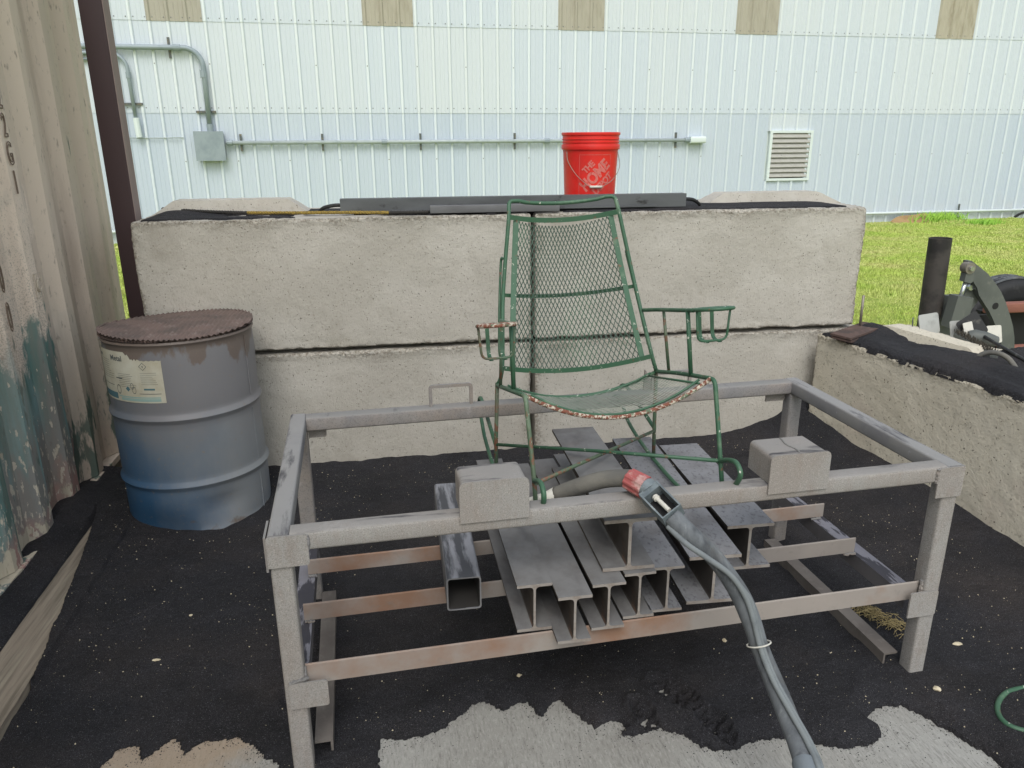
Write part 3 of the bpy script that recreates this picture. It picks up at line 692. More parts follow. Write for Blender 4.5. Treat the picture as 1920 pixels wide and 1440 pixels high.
def sand_base(X, Y):
    fx = 1.434 + .184 * (-.085 - Y)                       # x of the right block face at this Y
    drift = .125 * np.exp(-np.clip(fx - X, 0, 9) / .16) * np.clip((Y + 1.5) / 1.3, 0, 1) + .02 * np.exp(-np.clip(fx - X, 0, 9) / .4)
    wallr = .018 * np.exp(Y / .12 * 1.0) + .05 * np.exp(Y / .15) * np.clip((X - 1.0) / .5, 0, 1)
    cont_ = .055 * np.exp(-np.clip(X + 2.02, 0, 9) / .16) * (1 + .5 * vnoise(Y * 3, X * 0 + 2))
    dune = .020 * fbm(X * 2.2 + 4, Y * 2.2) + .011 * fbm(X * 6, Y * 7 + 3) + .004 * fbm(X * 22, Y * 22, 0, 3)
    hol = -.02 * np.exp(-(((X - .86) / .12) ** 2 + ((Y + .62) / .09) ** 2))
    return .02 + drift + wallr + cont_ + dune + hol
def sand_h(X, Y):
    b = sand_base(X, Y)
    sdm = np.minimum(sdist(P1, X, Y), sdist(P2, X, Y))
    edge = .006 * fbm(X * 60, Y * 25) + .004 * vnoise(X * 190, Y * 60)
    s = np.clip((sdm + edge) / .07, -1, 1)
    h = np.where(s > 0, -.008 + .003 + (b + .006) * np.sqrt(np.clip(s, 0, 1)), -.03)
    h = np.where(s > 0, np.minimum(h, b), h)
    # footprints: treaded hollows by the hose
    for (cx, cy_, ax_, ay, rot) in ((.075, -1.80, .045, .085, .5), (.14, -1.93, .032, .075, .45), (-.035, -1.86, .03, .055, .3), (-.98, -1.42, .05, .09, .2), (-1.0, -1.6, .05, .08, -.2), (.55, -1.02, .06, .09, .3)):
        ca, sa = math.cos(rot), math.sin(rot); u = (X - cx) * ca + (Y - cy_) * sa; v = -(X - cx) * sa + (Y - cy_) * ca
        g = np.exp(-((u / ax_) ** 2 + (v / ay) ** 2) ** 2)
        rim = np.exp(-((np.hypot(u / ax_, v / ay) - 1.15) / .2) ** 2)
        amp = 1.0 if cx > -.5 and cx < .4 else .45
        h = h + amp * (s > .05) * (-.028 * g + .014 * rim + .014 * g * np.sign(vnoise(u * 70 + 5, v * 110)) * (np.abs(vnoise(u * 70 + 5, v * 110)) > .2))
    # the half buried board: sand lies below its bare part and covers the rest
    cx = -1.905 + (.0563) * (Y + 1.7) * -1.0 * 0 + 0 * X
    bx = X - (-1.845 - .02 * (Y + 1.5)); cover = -1.768 + (X * 0) - (Y + 1.47) * .163
    inb = (np.abs(bx) < .080) & (Y > -1.95) & (Y < -.30)
    bare = X < cover + .005 * vnoise(Y * 9, X * 0)
    h = np.where(inb & bare, np.minimum(h, .034), np.where(inb, np.maximum(h, .050 + .004 * fbm(X * 20, Y * 20)), h))
    return h, s
H, S = sand_h(X, Y)
o = grid_mesh('sand', X, Y, H, M_sand, mask=(S > -.25)); tag(o, 'black blasting sand spread in drifts over the floor', kind='structure')
def sz(x, y): h, s = sand_h(np.array([[float(x)]]), np.array([[float(y)]])); return float(max(h[0, 0], -.008))

# tiny pale grit
g = np.random.RandomState(11); N_ = 7500
gxp = g.uniform(-1.95, 1.5, N_); gyp = g.uniform(-2.2, -.05, N_)
ok = (fbm(gxp * 1.6 + 3, gyp * 1.6, 0, 2) + .25 * g.randn(N_)) > -.05
gxp, gyp = gxp[ok], gyp[ok]
hz, ss = sand_h(gxp[None], gyp[None]); hz, ss = hz[0], ss[0]; kk = ss > .1
gxp, gyp, hz = gxp[kk], gyp[kk], hz[kk]; r_ = .0006 + .0022 * g.rand(len(gxp)) ** 5
base = np.array([[1, 0, 0], [-1, 0, 0], [0, 1, 0], [0, -1, 0], [0, 0, 1], [0, 0, -1]], float)
fo = np.array([[0, 2, 4], [2, 1, 4], [1, 3, 4], [3, 0, 4], [2, 0, 5], [1, 2, 5], [3, 1, 5], [0, 3, 5]])
co = (np.stack([gxp, gyp, hz + r_ * .4], -1)[:, None] + base[None] * (r_[:, None, None] * (0.6 + .8 * g.rand(len(gxp), 6, 1)))).reshape(-1, 3)
fc = (fo[None] + (np.arange(len(gxp)) * 6)[:, None, None]).reshape(-1, 3)
me = raw_mesh('grit', co, fc); me.materials.append(M_bone); o = bpy.data.objects.new('grit', me); COL.objects.link(o)
tag(o, 'tiny pale grit scattered over the black sand', kind='stuff')

g = np.random.RandomState(17); N_ = 70000
gxp = g.uniform(-1.6, 1.0, N_); gyp = g.uniform(-2.5, -1.68, N_)
sdm = np.minimum(sdist(P1, gxp[None], gyp[None]), sdist(P2, gxp[None], gyp[None]))[0]
kk = (sdm < .004) & (g.rand(N_) < np.exp(sdm / .016) * .95 + .05 * (fbm(gxp * 9, gyp * 9, 0, 2) > .1) + .02)
gxp, gyp = gxp[kk], gyp[kk]; r_ = .0007 + .0013 * g.rand(len(gxp)) ** 3
co = (np.stack([gxp, gyp, -.008 + r_ * .5], -1)[:, None] + base[None] * (r_[:, None, None] * (0.6 + .8 * g.rand(len(gxp), 6, 1)))).reshape(-1, 3)
fc = (fo[None] + (np.arange(len(gxp)) * 6)[:, None, None]).reshape(-1, 3)
me = raw_mesh('loose_sand', co, fc); me.materials.append(M_sand); o = bpy.data.objects.new('loose_sand', me); COL.objects.link(o)
tag(o, 'loose grains of black sand strewn over the bare concrete', kind='stuff')

def stone(name, label, x, y, r, sc=(1, 1, .6), seed=0, cat='pebble'):
    rg = random.Random(seed); k = MB(); nn = 8; rings = 5
    z0 = sz(x, y)
    k.v.append((x, y, z0 + r * sc[2] * 1.1))
    for i in range(1, rings):
        ph = PI * i / rings
        for j in range(nn):
            th = 2 * PI * j / nn; q = 1 + rg.uniform(-.28, .28)
            k.v.append((x + r * sc[0] * q * math.sin(ph) * math.cos(th), y + r * sc[1] * q * math.sin(ph) * math.sin(th), z0 + r * sc[2] * (.4 + math.cos(ph) * .8)))
    k.v.append((x, y, z0 - r * sc[2] * .4))
    for j in range(nn): k.f.append((0, 1 + j, 1 + (j + 1) % nn))
    for i in range(rings - 2):
        for j in range(nn): k.f.append((1 + i * nn + j, 1 + (i + 1) * nn + j, 1 + (i + 1) * nn + (j + 1) % nn, 1 + i * nn + (j + 1) % nn))
    L_ = len(k.v) - 1
    for j in range(nn): k.f.append((L_, L_ - nn + (j + 1) % nn, L_ - nn + j))
    return tag(k.build(name, M_bone, None, ang=50), label, cat, 'pale chips on the sand')
stone('pebble', 'pale yellowish pebble on the sand just left of the hose', .314, -1.611, .0075, (1, 1, .9), 1)
stone('pebble', 'flat pale stone chip on the sand right of the front right table leg', 1.034, -1.737, .0125, (1.4, .7, .5), 2)
stone('pebble', 'cream pebble in front of the right table leg near the bare concrete', .829, -1.916, .011, (1.1, .9, .6), 3)
stone('pebble', 'small tan chip on the sand left of the table', -1.446, -1.399, .009, (1.5, .6, .4), 4)
stone('pebble', 'tiny white pebble above the jagged edge of the bare concrete', -.353, -1.654, .0065, (1, 1, .9), 5)
stone('pebble', 'small white speck of stone on the sand in front of the drum', -1.395, -1.17, .006, (1, .8, .6), 6)
stone('pebble', 'small pale pebble on the sand under the right part of the table', .66, -1.50, .006, (1.2, .8, .6), 7)

# dry straw by the right leg
k = MB(); rg = random.Random(5)
for i in range(170):
    tpar = rg.random(); x = .83 + .08 * tpar + rg.gauss(0, .02); y = -1.50 - .15 * tpar + rg.gauss(0, .02)
    a = rg.uniform(0, PI); l = rg.uniform(.02, .06); z = sz(x, y) + rg.uniform(.002, .02)
    k.tube([(x - l * math.cos(a) / 2, y - l * math.sin(a) / 2, z - .003), (x, y, z + .006), (x + l * math.cos(a) / 2, y + l * math.sin(a) / 2, z - .003)], .0009, 3, caps=False)
tag(k.build('straw', M_straw), 'wisp of dry straw on the sand beside the right table leg', kind='stuff')

# ------------------------------------------------------------------ sand lying on the blocks
def top_sand(name, label, L, D, z, M_, hfun, nx, ny, cat='sand'):
    u = np.linspace(0, L, nx); v = np.linspace(0, D, ny); A, B_ = np.meshgrid(u, v)
    h = hfun(A, B_)
    P = np.stack([A, B_, z + h, np.ones_like(A)], -1) @ np.array(M_).T
    o = grid_mesh(name, P[..., 0], P[..., 1], P[..., 2], M_sand, mask=h > -.004)
    return tag(o, label, cat, kind='stuff')
MR = Matrix.Translation(P0) @ Matrix.Rotation(ang, 4, 'Z')
def hr(a, b):
    edge = .012 + .012 * fbm(a * 22, b * 0 + 1, 0, 3)
    far = .295 + .03 * np.sin(a * 9 + 1) + .018 * fbm(a * 14, b * 0 + 5, 0, 3) + np.clip((a - .60) / .1, 0, 1) * .5
    s = np.clip(np.minimum((b - edge) / .05, (far - b) / .05), -1, 1)
    s = np.minimum(s, (a - .03 - .02 * fbm(b * 20, a * 0, 0, 2)) / .05)
    m = .022 + .012 * fbm(a * 4, b * 5 + 2) + .02 * np.exp(-((b - .24 - .05 * np.sin(a * 5)) / .07) ** 2) + .012 * np.abs(vnoise(a * 5 + b * 6, b * 3)) 
    return np.where(s > 0, m * np.sqrt(np.clip(s, 0, 1)) - .002, -.02)
top_sand('block_sand', 'black sand heaped along the top of the tan right-hand block', 1.83, .60, Bk, MR, hr, 260, 90)
def hw_(a, b):
    x = a + XL
    cov = .12 + fbm(x * 3 + 9, b * 6, 0, 4) * .9 + .5 * np.clip((x - .35) / .3, 0, 1) + .4 * np.exp(-((x + 1.55) / .2) ** 2) - .4 * np.exp(-((x + .9) / .3) ** 2)
    s = np.minimum(np.minimum(cov / .3, (b - .03 - .02 * fbm(x * 15, b * 0, 0, 3)) / .05), np.minimum((.59 - b) / .05, np.minimum((a - .05) / .05, (XR - XL - .1 - a) / .1)))
    m = .004 + .003 * fbm(x * 5, b * 8) + .016 * np.exp(-((x + 1.62) / .09) ** 2 - ((b - .22) / .1) ** 2) + .004 * np.exp(-((b - .24) / .06) ** 2)
    return np.where(s > 0, m * np.sqrt(np.clip(s, 0, 1)) - .001, -.02)
top_sand('block_sand', 'thin black sand along the top of the back block wall', XR - XL, .60, 2 * Bk + .002, Matrix.Translation((XL, 0, 0)), hw_, 340, 60)

# ------------------------------------------------------------------ steel work table
TR = Matrix.Rotation(.0474, 3, 'Z')
tb = thing('steel_table_frame', 'open grey steel table frame coated in dust, standing on the black sand', 'table frame', (-0.9754, -1.9203, 0), TR)
TL_, TW, TH = 1.8265, .818, .693
tube45 = rr(.05, .047, .007)
def sq(p0, p1, name, m, w=.05, h=.047, r=.007, t=.004, up=(0, 0, 1), ends=False):
    b = MB(); inner = rr(w - 2 * t, h - 2 * t, max(.001, r - t)) if ends else None
    b.prism(rr(w, h, r), p0, p1, up=up, inner=inner)
    return b.build(name, m, tb, world=False, ang=35)
zr = TH - .0235
sq((.0505, .0245, zr), (TL_ - .0505, .0245, zr), 'top_rail', M_table_dust)
sq((.0505, TW - .025, zr), (TL_ - .0505, TW - .025, zr), 'top_rail', M_table)
sq((.025, .0, zr), (.025, TW, zr), 'top_rail', M_side_rail)
sq((TL_ - .025, .0, zr), (TL_ - .025, TW, zr), 'top_rail', M_side_rail)
for x in (.0255, TL_ - .0255):
    for y in (.0255, TW - .0255):
        b0 = -.004
        sq((x, y, b0), (x, y, TH - .0475), 'leg', M_table_dust if y < .1 else M_table, .05, .05, up=(0, 1, 0))
def plate(x0, x1, z0, z1, y, t, name, notch=None, r=.008):
    P = rounded([(x0, 0, z0), (x1, 0, z0), (x1, 0, z1), (x0, 0, z1), (x0, 0, z0 + (z1 - z0) * .5)], r, 4)
    if notch: P = [Vector(p) for p in notch]
    k = MB(); n = len(P)
    k.v = [(p.x, y, p.z) for p in P] + [(p.x, y - t, p.z) for p in P]
    k.f = [tuple(range(n)), tuple(range(2 * n - 1, n - 1, -1))] + [(i, (i + 1) % n, n + (i + 1) % n, n + i) for i in range(n)]
    return k.build(name, M_table_dust, tb, world=False)
plate(-.002, .090, .612, TH - .002, -.0008, .005, 'gusset'); plate(TL_ - .078, TL_ + .002, .602, TH - .002, -.0008, .005, 'gusset')
plate(.012, .104, .217, .290, -.0008, .005, 'gusset'); plate(TL_ - .098, TL_ - .008, .222, .303, -.0008, .005, 'gusset')
plate(.052, .11, .612, .643, TW - .012, .005, 'gusset'); plate(TL_ - .13, TL_ - .052, .612, .643, TW - .012, .005, 'gusset')
k = MB().box(-.0075, -.0025, .0, .085, .60, TH - .004); k.build('gusset', M_table, tb, world=False)
k = MB().box(TL_ + .001, TL_ + .006, .0, .085, .60, TH - .004); k.build('gusset', M_table, tb, world=False)
k = MB().box(TL_ - .0565, TL_ - .0515, .0, .06, -.002, .010); k.box(TL_ - .12, TL_ - .02, -.012, .065, -.006, .004).build('foot_plate', M_dark, tb, world=False)
# cross bars (angle iron) and their supports
def angle_bar(x0, x1, y, z1, h, name, m, depth=.04):
    k = MB(); t = .006
    prof = [(0, z1 - h), (depth, z1 - h), (depth, z1 - h + t), (t, z1 - h + t), (t, z1 - .003), (t - .002, z1), (.002, z1), (0, z1 - .003)]
    n = len(prof); k.v = [(x, y + a, b) for x in (x0, x1) for (a, b) in prof]
    k.f = [tuple(range(n)), tuple(range(2 * n - 1, n - 1, -1))] + [(i, (i + 1) % n, n + (i + 1) % n, n + i) for i in range(n)]
    return k.build(name, m, tb, world=False)
angle_bar(.0515, TL_ - .052, .022, .322, .057, 'cross_bar', M_bar)
angle_bar(.034, 1.752, .283, .322, .052, 'cross_bar', M_bar)
angle_bar(.034, 1.795, .520, .322, .050, 'cross_bar', M_bar)
def side_angle(x0, x1, y0, y1, z, name, inner):
    k = MB(); t = .006
    k.box(x0, x1, y0, y1, z - t, z)
    xa = x0 if inner == 'l' else x1 - t
    k.box(xa, xa + t, y0 + .0, y1, z - .048, z - t - .0003)
    return k.build(name, M_table_top, tb, world=False)
side_angle(.004, .054, .052, TW - .052, .2635, 'side_support', 'r')
side_angle(TL_ - .072, TL_ - .022, .052, TW - .052, .2635, 'side_support', 'l')
for xx in (.052, TL_ - .100):
    k = MB(); s_ = 1 if xx < 1 else -1
    k.box(xx, xx + .046, .056, TW - .06, .050, .056); k.box(xx + (.040 if xx < 1 else 0), xx + (.046 if xx < 1 else .006), .056, TW - .06, -.002, .0498)
    k.build('floor_runner', M_runner, tb, world=False)
# weld beads at joints
def bead(p0, p1, r=.004, n=10, seed=0):
    rg = random.Random(seed); P0_, P1_ = Vector(p0), Vector(p1); k = MB()
    k.tube([P0_.lerp(P1_, i / n) + Vector((rg.uniform(-1, 1), rg.uniform(-1, 1), rg.uniform(-1, 1))) * r * .3 for i in range(n + 1)], [r * rg.uniform(.7, 1.3) for _ in range(n + 1)], 6)
    return k.build('weld_bead', M_table, tb, world=False)
bead((.090, -.002, .650), (.090, -.002, .688), seed=1); bead((TL_ - .079, -.002, .648), (TL_ - .079, -.002, .688), .0045, seed=2)
bead((.014, -.003, .292), (.060, -.001, .300), seed=3); bead((TL_ - .055, .010, .266), (TL_ - .054, .014, .33), .005, seed=4)
bead((.036, .280, .268), (.060, .280, .268), seed=5); bead((.036, .517, .268), (.060, .517, .268), seed=6)
bead((1.715, .280, .268), (1.752, .280, .268), .005, seed=7); bead((1.75, .517, .268), (1.785, .517, .268), seed=8)
bead((.05, .003, .268), (.052, .02, .320), seed=10)
# bracket boxes on the front rail
def bracket2(x0, x1, z0, z1, depth, seed):
    # front skirt laps 12 mm over the rail face; body sits on top of the rail
    b0_, b1_, zt2 = x0 + .004, x1 - .004, z1 - .003
    k = MB(); pr_ = rounded([(b0_, 0, TH + .0015), (b0_, 0, zt2), (b1_, 0, zt2), (b1_, 0, TH + .0015)], .014, 6); n = len(pr_)
    k.v = [(p.x, -.001, p.z) for p in pr_] + [(p.x, depth, p.z) for p in pr_]
    k.f = [tuple(range(n)), tuple(range(2 * n - 1, n - 1, -1))] + [(i, (i + 1) % n, n + (i + 1) % n, n + i) for i in range(n)]
    o = k.build('bracket_box', M_table_dust, tb, world=False, ang=50)
    pr2 = rounded([(x0, 0, z0), (x0, 0, z1), (x1, 0, z1), (x1, 0, z0)], .018, 6); n = len(pr2); k = MB()
    k.v = [(p.x, -.0015, p.z) for p in pr2] + [(p.x, -.0065, p.z) for p in pr2]
    k.f = [tuple(range(n)), tuple(range(2 * n - 1, n - 1, -1))] + [(i, (i + 1) % n, n + (i + 1) % n, n + i) for i in range(n)]
    k.build('face_plate', M_table_dust, o, world=False)
    return o
bracket2(.441, .609, .676, .782, .095, 1); bracket2(1.240, 1.410, .668, .775, .11, 2)
k = MB(); rg = random.Random(3)
k.tube([(1.325 + .004 * math.sin(i), .005 + .10 * i / 8, .773) for i in range(9)], .0025, 5); k.build('weld_bead', M_table, tb, world=False)
# U handles on the back rail
def uhandle(x0, x1, h):
    k = MB(); y = TW - .02
    k.tube(rounded([(x0, y, TH - .001), (x0, y, TH + h), (x1, y, TH + h), (x1, y, TH - .001)], .008, 3), .0075, 4)
    k.build('handle', M_table, tb, world=False)
uhandle(.457, .594, .068); uhandle(1.245, 1.385, .060)
k = MB(); k.v = [(1.212, TW - .02, TH - .0005), (1.262, TW - .02, TH - .0005), (1.215, TW - .02, TH + .075), (1.212, TW - .012, TH - .0005), (1.262, TW - .012, TH - .0005), (1.215, TW - .012, TH + .075)]
k.f = [(0, 1, 2), (5, 4, 3), (0, 3, 4, 1), (1, 4, 5, 2), (2, 5, 3, 0)]; k.build('fin_plate', M_table, tb, world=False)

# ------------------------------------------------------------------ steel beams lying on the cross bars
def ibeam(label, c0, c1, z, w, h, tf, tw, m, group='steel beams stacked on the table bars'):
    p0 = Vector((c0[0], c0[1], z)); p1 = Vector((c1[0], c1[1], z))
    t = thing('steel_beam', label, 'steel beam', p0, None, group)
    r = .009; a = w / 2; b = tw / 2
    prof = [(-a, 0), (a, 0), (a, tf)] + [(b + r * (1 - math.sin(q)), tf + r * (1 - math.cos(q))) for q in (0, .5, 1.07, PI / 2)][:] 
    prof = [(-a, 0), (a, 0), (a, tf), (b + r, tf), (b + r * .3, tf + r * .3), (b, tf + r), (b, h - tf - r), (b + r * .3, h - tf - r * .3), (b + r, h - tf), (a, h - tf), (a, h), (-a, h), (-a, h - tf),
            (-b - r, h - tf), (-b - r * .3, h - tf - r * .3), (-b, h - tf - r), (-b, tf + r), (-b - r * .3, tf + r * .3), (-b - r, tf), (-a, tf)]
    k = MB(); k.prism(prof, p0, p1); o = k.build('body', m, t)
    # lighter, rougher sawn end
    e = MB(); d = (p1 - p0).normalized()
    e.prism([(x * .998, y * .998 + .0001) for x, y in prof], p0 - d * .0012, p0 + d * .0004).build('cut_end', M_beam_end, t)
    return t
zb = .3225
ibeam('narrow steel beam furthest left, its front end overhanging the rusty bar', (-.345, -1.857), (-.357, -1.048), zb, .092, .1385, .0075, .006, M_beam)
ibeam('narrow steel beam second from left, projecting furthest toward the camera', (-.254, -1.922), (-.268, -1.10), zb, .088, .136, .0075, .006, M_beam)
ibeam('narrow steel beam third from left, just left of the raised beam', (-.1545, -1.881), (-.173, -1.073), zb, .089, .136, .007, .006, M_beam)
ibeam('narrow steel beam directly beneath the raised beam', (-.0605, -1.847), (-.078, -1.04), zb, .086, .137, .007, .006, M_beam)
ibeam('narrow steel beam showing just right of the raised beam', (.0225, -1.832), (.035, -1.03), zb, .088, .137, .007, .006, M_beam2)
ibeam('wide steel beam passing under the hose, with black speckles', (.161, -1.815), (.197, -.958), zb, .146, .147, .009, .0075, M_beam2)
ibeam('wide steel beam furthest right, ending further back than the rest', (.334, -1.668), (.347, -1.05), zb, .144, .147, .009, .0075, M_beam2)
ibeam('raised wide steel beam lying on top of the narrow beams', (-.088, -1.83), (-.0855, -1.175), .4608, .141, .150, .0095, .0085, M_beam)
t = thing('square_tube', 'short thick square steel tube lying on the bars left of the beams', 'steel tube', (-.516, -1.735, zb))
p0, p1 = (-.516, -1.735, zb + .0505), (-.512, -1.14, zb + .0505)
MB().prism(rr(.094, .100, .009, 4), p0, p1, inner=rr(.086, .092, .007, 4)).build('body', M_tube, t, ang=35)
MB().prism(rr(.0856, .0916, .007, 4), (-.516, -1.733, zb + .0505), (-.512, -1.142, zb + .0505), inner=rr(.083, .089, .006, 4)).build('bore_shade_liner', M_bore_shade, t, ang=35)  # added liner that paints the inside of the tube as shaded

# ------------------------------------------------------------------ green rocking chair
n_ = Vector((0.9994, 0.019, 0.028)).normalized(); e2_ = Vector((-.019, 1, 0)).normalized(); e3_ = n_.cross(e2_).normalized()
CR = Matrix((n_, e2_, e3_)).transposed()
ch = thing('rocking_chair', 'green metal mesh rocking chair with peeling paint standing on the steel beams', 'rocking chair', (-.072, -1.401, .4685), CR)
def ct(pts, r, name, m, n=10, closed=False, flat=None, parent=ch, smooth=True):
    k = MB(); k.tube(pts, r, 4 if flat else n, closed=closed, flat=flat); return k.build(name, m, parent, world=False, smooth=smooth and not flat)
def bow(a, mid, n=14):      # symmetric curved bar through end a and middle
    return [(a[0] * u, a[1] + (mid[1] - a[1]) * (1 - u * u), a[2] + (mid[2] - a[2]) * (1 - u * u)) for u in [1 - 2 * i / n for i in range(n + 1)]]
SB, SF = (.265, .165, .338), (.260, -.271, .446)
# back frame
lp = [(.265, .165, .338), (.247, .166, .40), (.221, .262, .606), (.1825, .325, .845), (.176, .352, .889)]
top = bow((.150, .357, .889), (0, .378, .876), 10)
path = spline(lp[:4], 6) + rounded([(.1825, .325, .845), (.176, .352, .892), (.145, .357, .891)], .02)[1:] + [Vector(p) for p in top[1:-1]]
mir = [Vector((-p.x, p.y, p.z)) for p in (spline(lp[:4], 6) + rounded([(.1825, .325, .845), (.176, .352, .892), (.145, .357, .891)], .02)[1:])]
ct(path + mir[::-1], .0066, 'back_frame', M_green)
strip = lambda a, mid, w, name: ct(bow(a, mid, 16), .01, name, M_green, flat=(.004, w))
def vstrip(pts, w, name, m=M_green):   # vertical flat strip facing the viewer
    k = MB(); P = [Vector(p) for p in pts]; vv = []
    for p in P:
        vv += [p + Vector((0, -.0015, w / 2)), p + Vector((0, -.0015, -w / 2)), p + Vector((0, .0015, -w / 2)), p + Vector((0, .0015, w / 2))]
    ff = []
    for i in range(len(P) - 1):
        for j in range(4): ff.append((i * 4 + j, i * 4 + (j + 1) % 4, i * 4 + 4 + (j + 1) % 4, i * 4 + 4 + j))
    ff += [(0, 1, 2, 3), (len(P) * 4 - 1, len(P) * 4 - 2, len(P) * 4 - 3, len(P) * 4 - 4)]
    k.add(vv, ff); return k.build(name, m, ch, world=False)
vstrip(bow((.181, .321, .845), (0, .372, .822)), .016, 'crossbar'); vstrip(bow((.222, .27, .606), (0, .318, .582)), .012, 'crossbar'); vstrip(bow((.244, .150, .397), (0, .190, .360)), .015, 'crossbar')
def bp_(u, v):              # back panel surface, u -1..1, v 0 bottom .. 1 top
    hw = .215 + (.158 - .215) * v
    y0 = .166 + (.336 - .166) * v + .012 * math.sin(PI * v); z0 = .389 + (.832 - .389) * v
    by = .045 * (1 - u * u); bz = -.030 * (1 - u * u)
    return Vector((hw * u, y0 + by, z0 + bz))
for s in (-1, 1):
    k = MB(); vv = []
    for i in range(13):
        p = bp_(s, i / 12); w = .009
        vv += [p + Vector((w, -.0015, 0)), p + Vector((-w, -.0015, 0)), p + Vector((-w, .0015, 0)), p + Vector((w, .0015, 0))]
    ff = [(i * 4 + j, i * 4 + (j + 1) % 4, i * 4 + 4 + (j + 1) % 4, i * 4 + 4 + j) for i in range(12) for j in range(4)]
    k.add(vv, ff + [(0, 1, 2, 3), (51, 50, 49, 48)]).build('side_strip', M_green, ch, world=False)
def lattice(surf, pu, pv, U_, V_, nu, nv, w, th, nrm):
    """expanded-metal diamonds; nu cells across, nv cells along"""
    k = MB()
    def strand(a, b):
        A, B2 = surf(*a), surf(*b); d = (B2 - A); s_ = d.cross(nrm).normalized() * (w / 2); t_ = nrm * (th / 2)
        k.add([A + s_ + t_, A - s_ + t_, A - s_ - t_, A + s_ - t_, B2 + s_ + t_, B2 - s_ + t_, B2 - s_ - t_, B2 + s_ - t_], [(0, 1, 5, 4), (1, 2, 6, 5), (2, 3, 7, 6), (3, 0, 4, 7)])
    for j in range(nv * 2):
        v0 = j / (nv * 2); v1 = (j + 1) / (nv * 2)
        for i in range(nu + 1):
            off = 0 if j % 2 == 0 else .5
            u0 = -1 + 2 * (i + off) / nu
            for du in (-.5, .5):
                u1 = -1 + 2 * (i + off + du) / nu
                if -1 <= u0 <= 1 and -1 <= u1 <= 1: strand((u0, v0), (u1, v1))
    return k
lattice(bp_, 0, 0, 0, 0, 27, 16, .0028, .0014, Vector((0, -.92, .38))).build('back_mesh', M_mesh, ch, world=False)
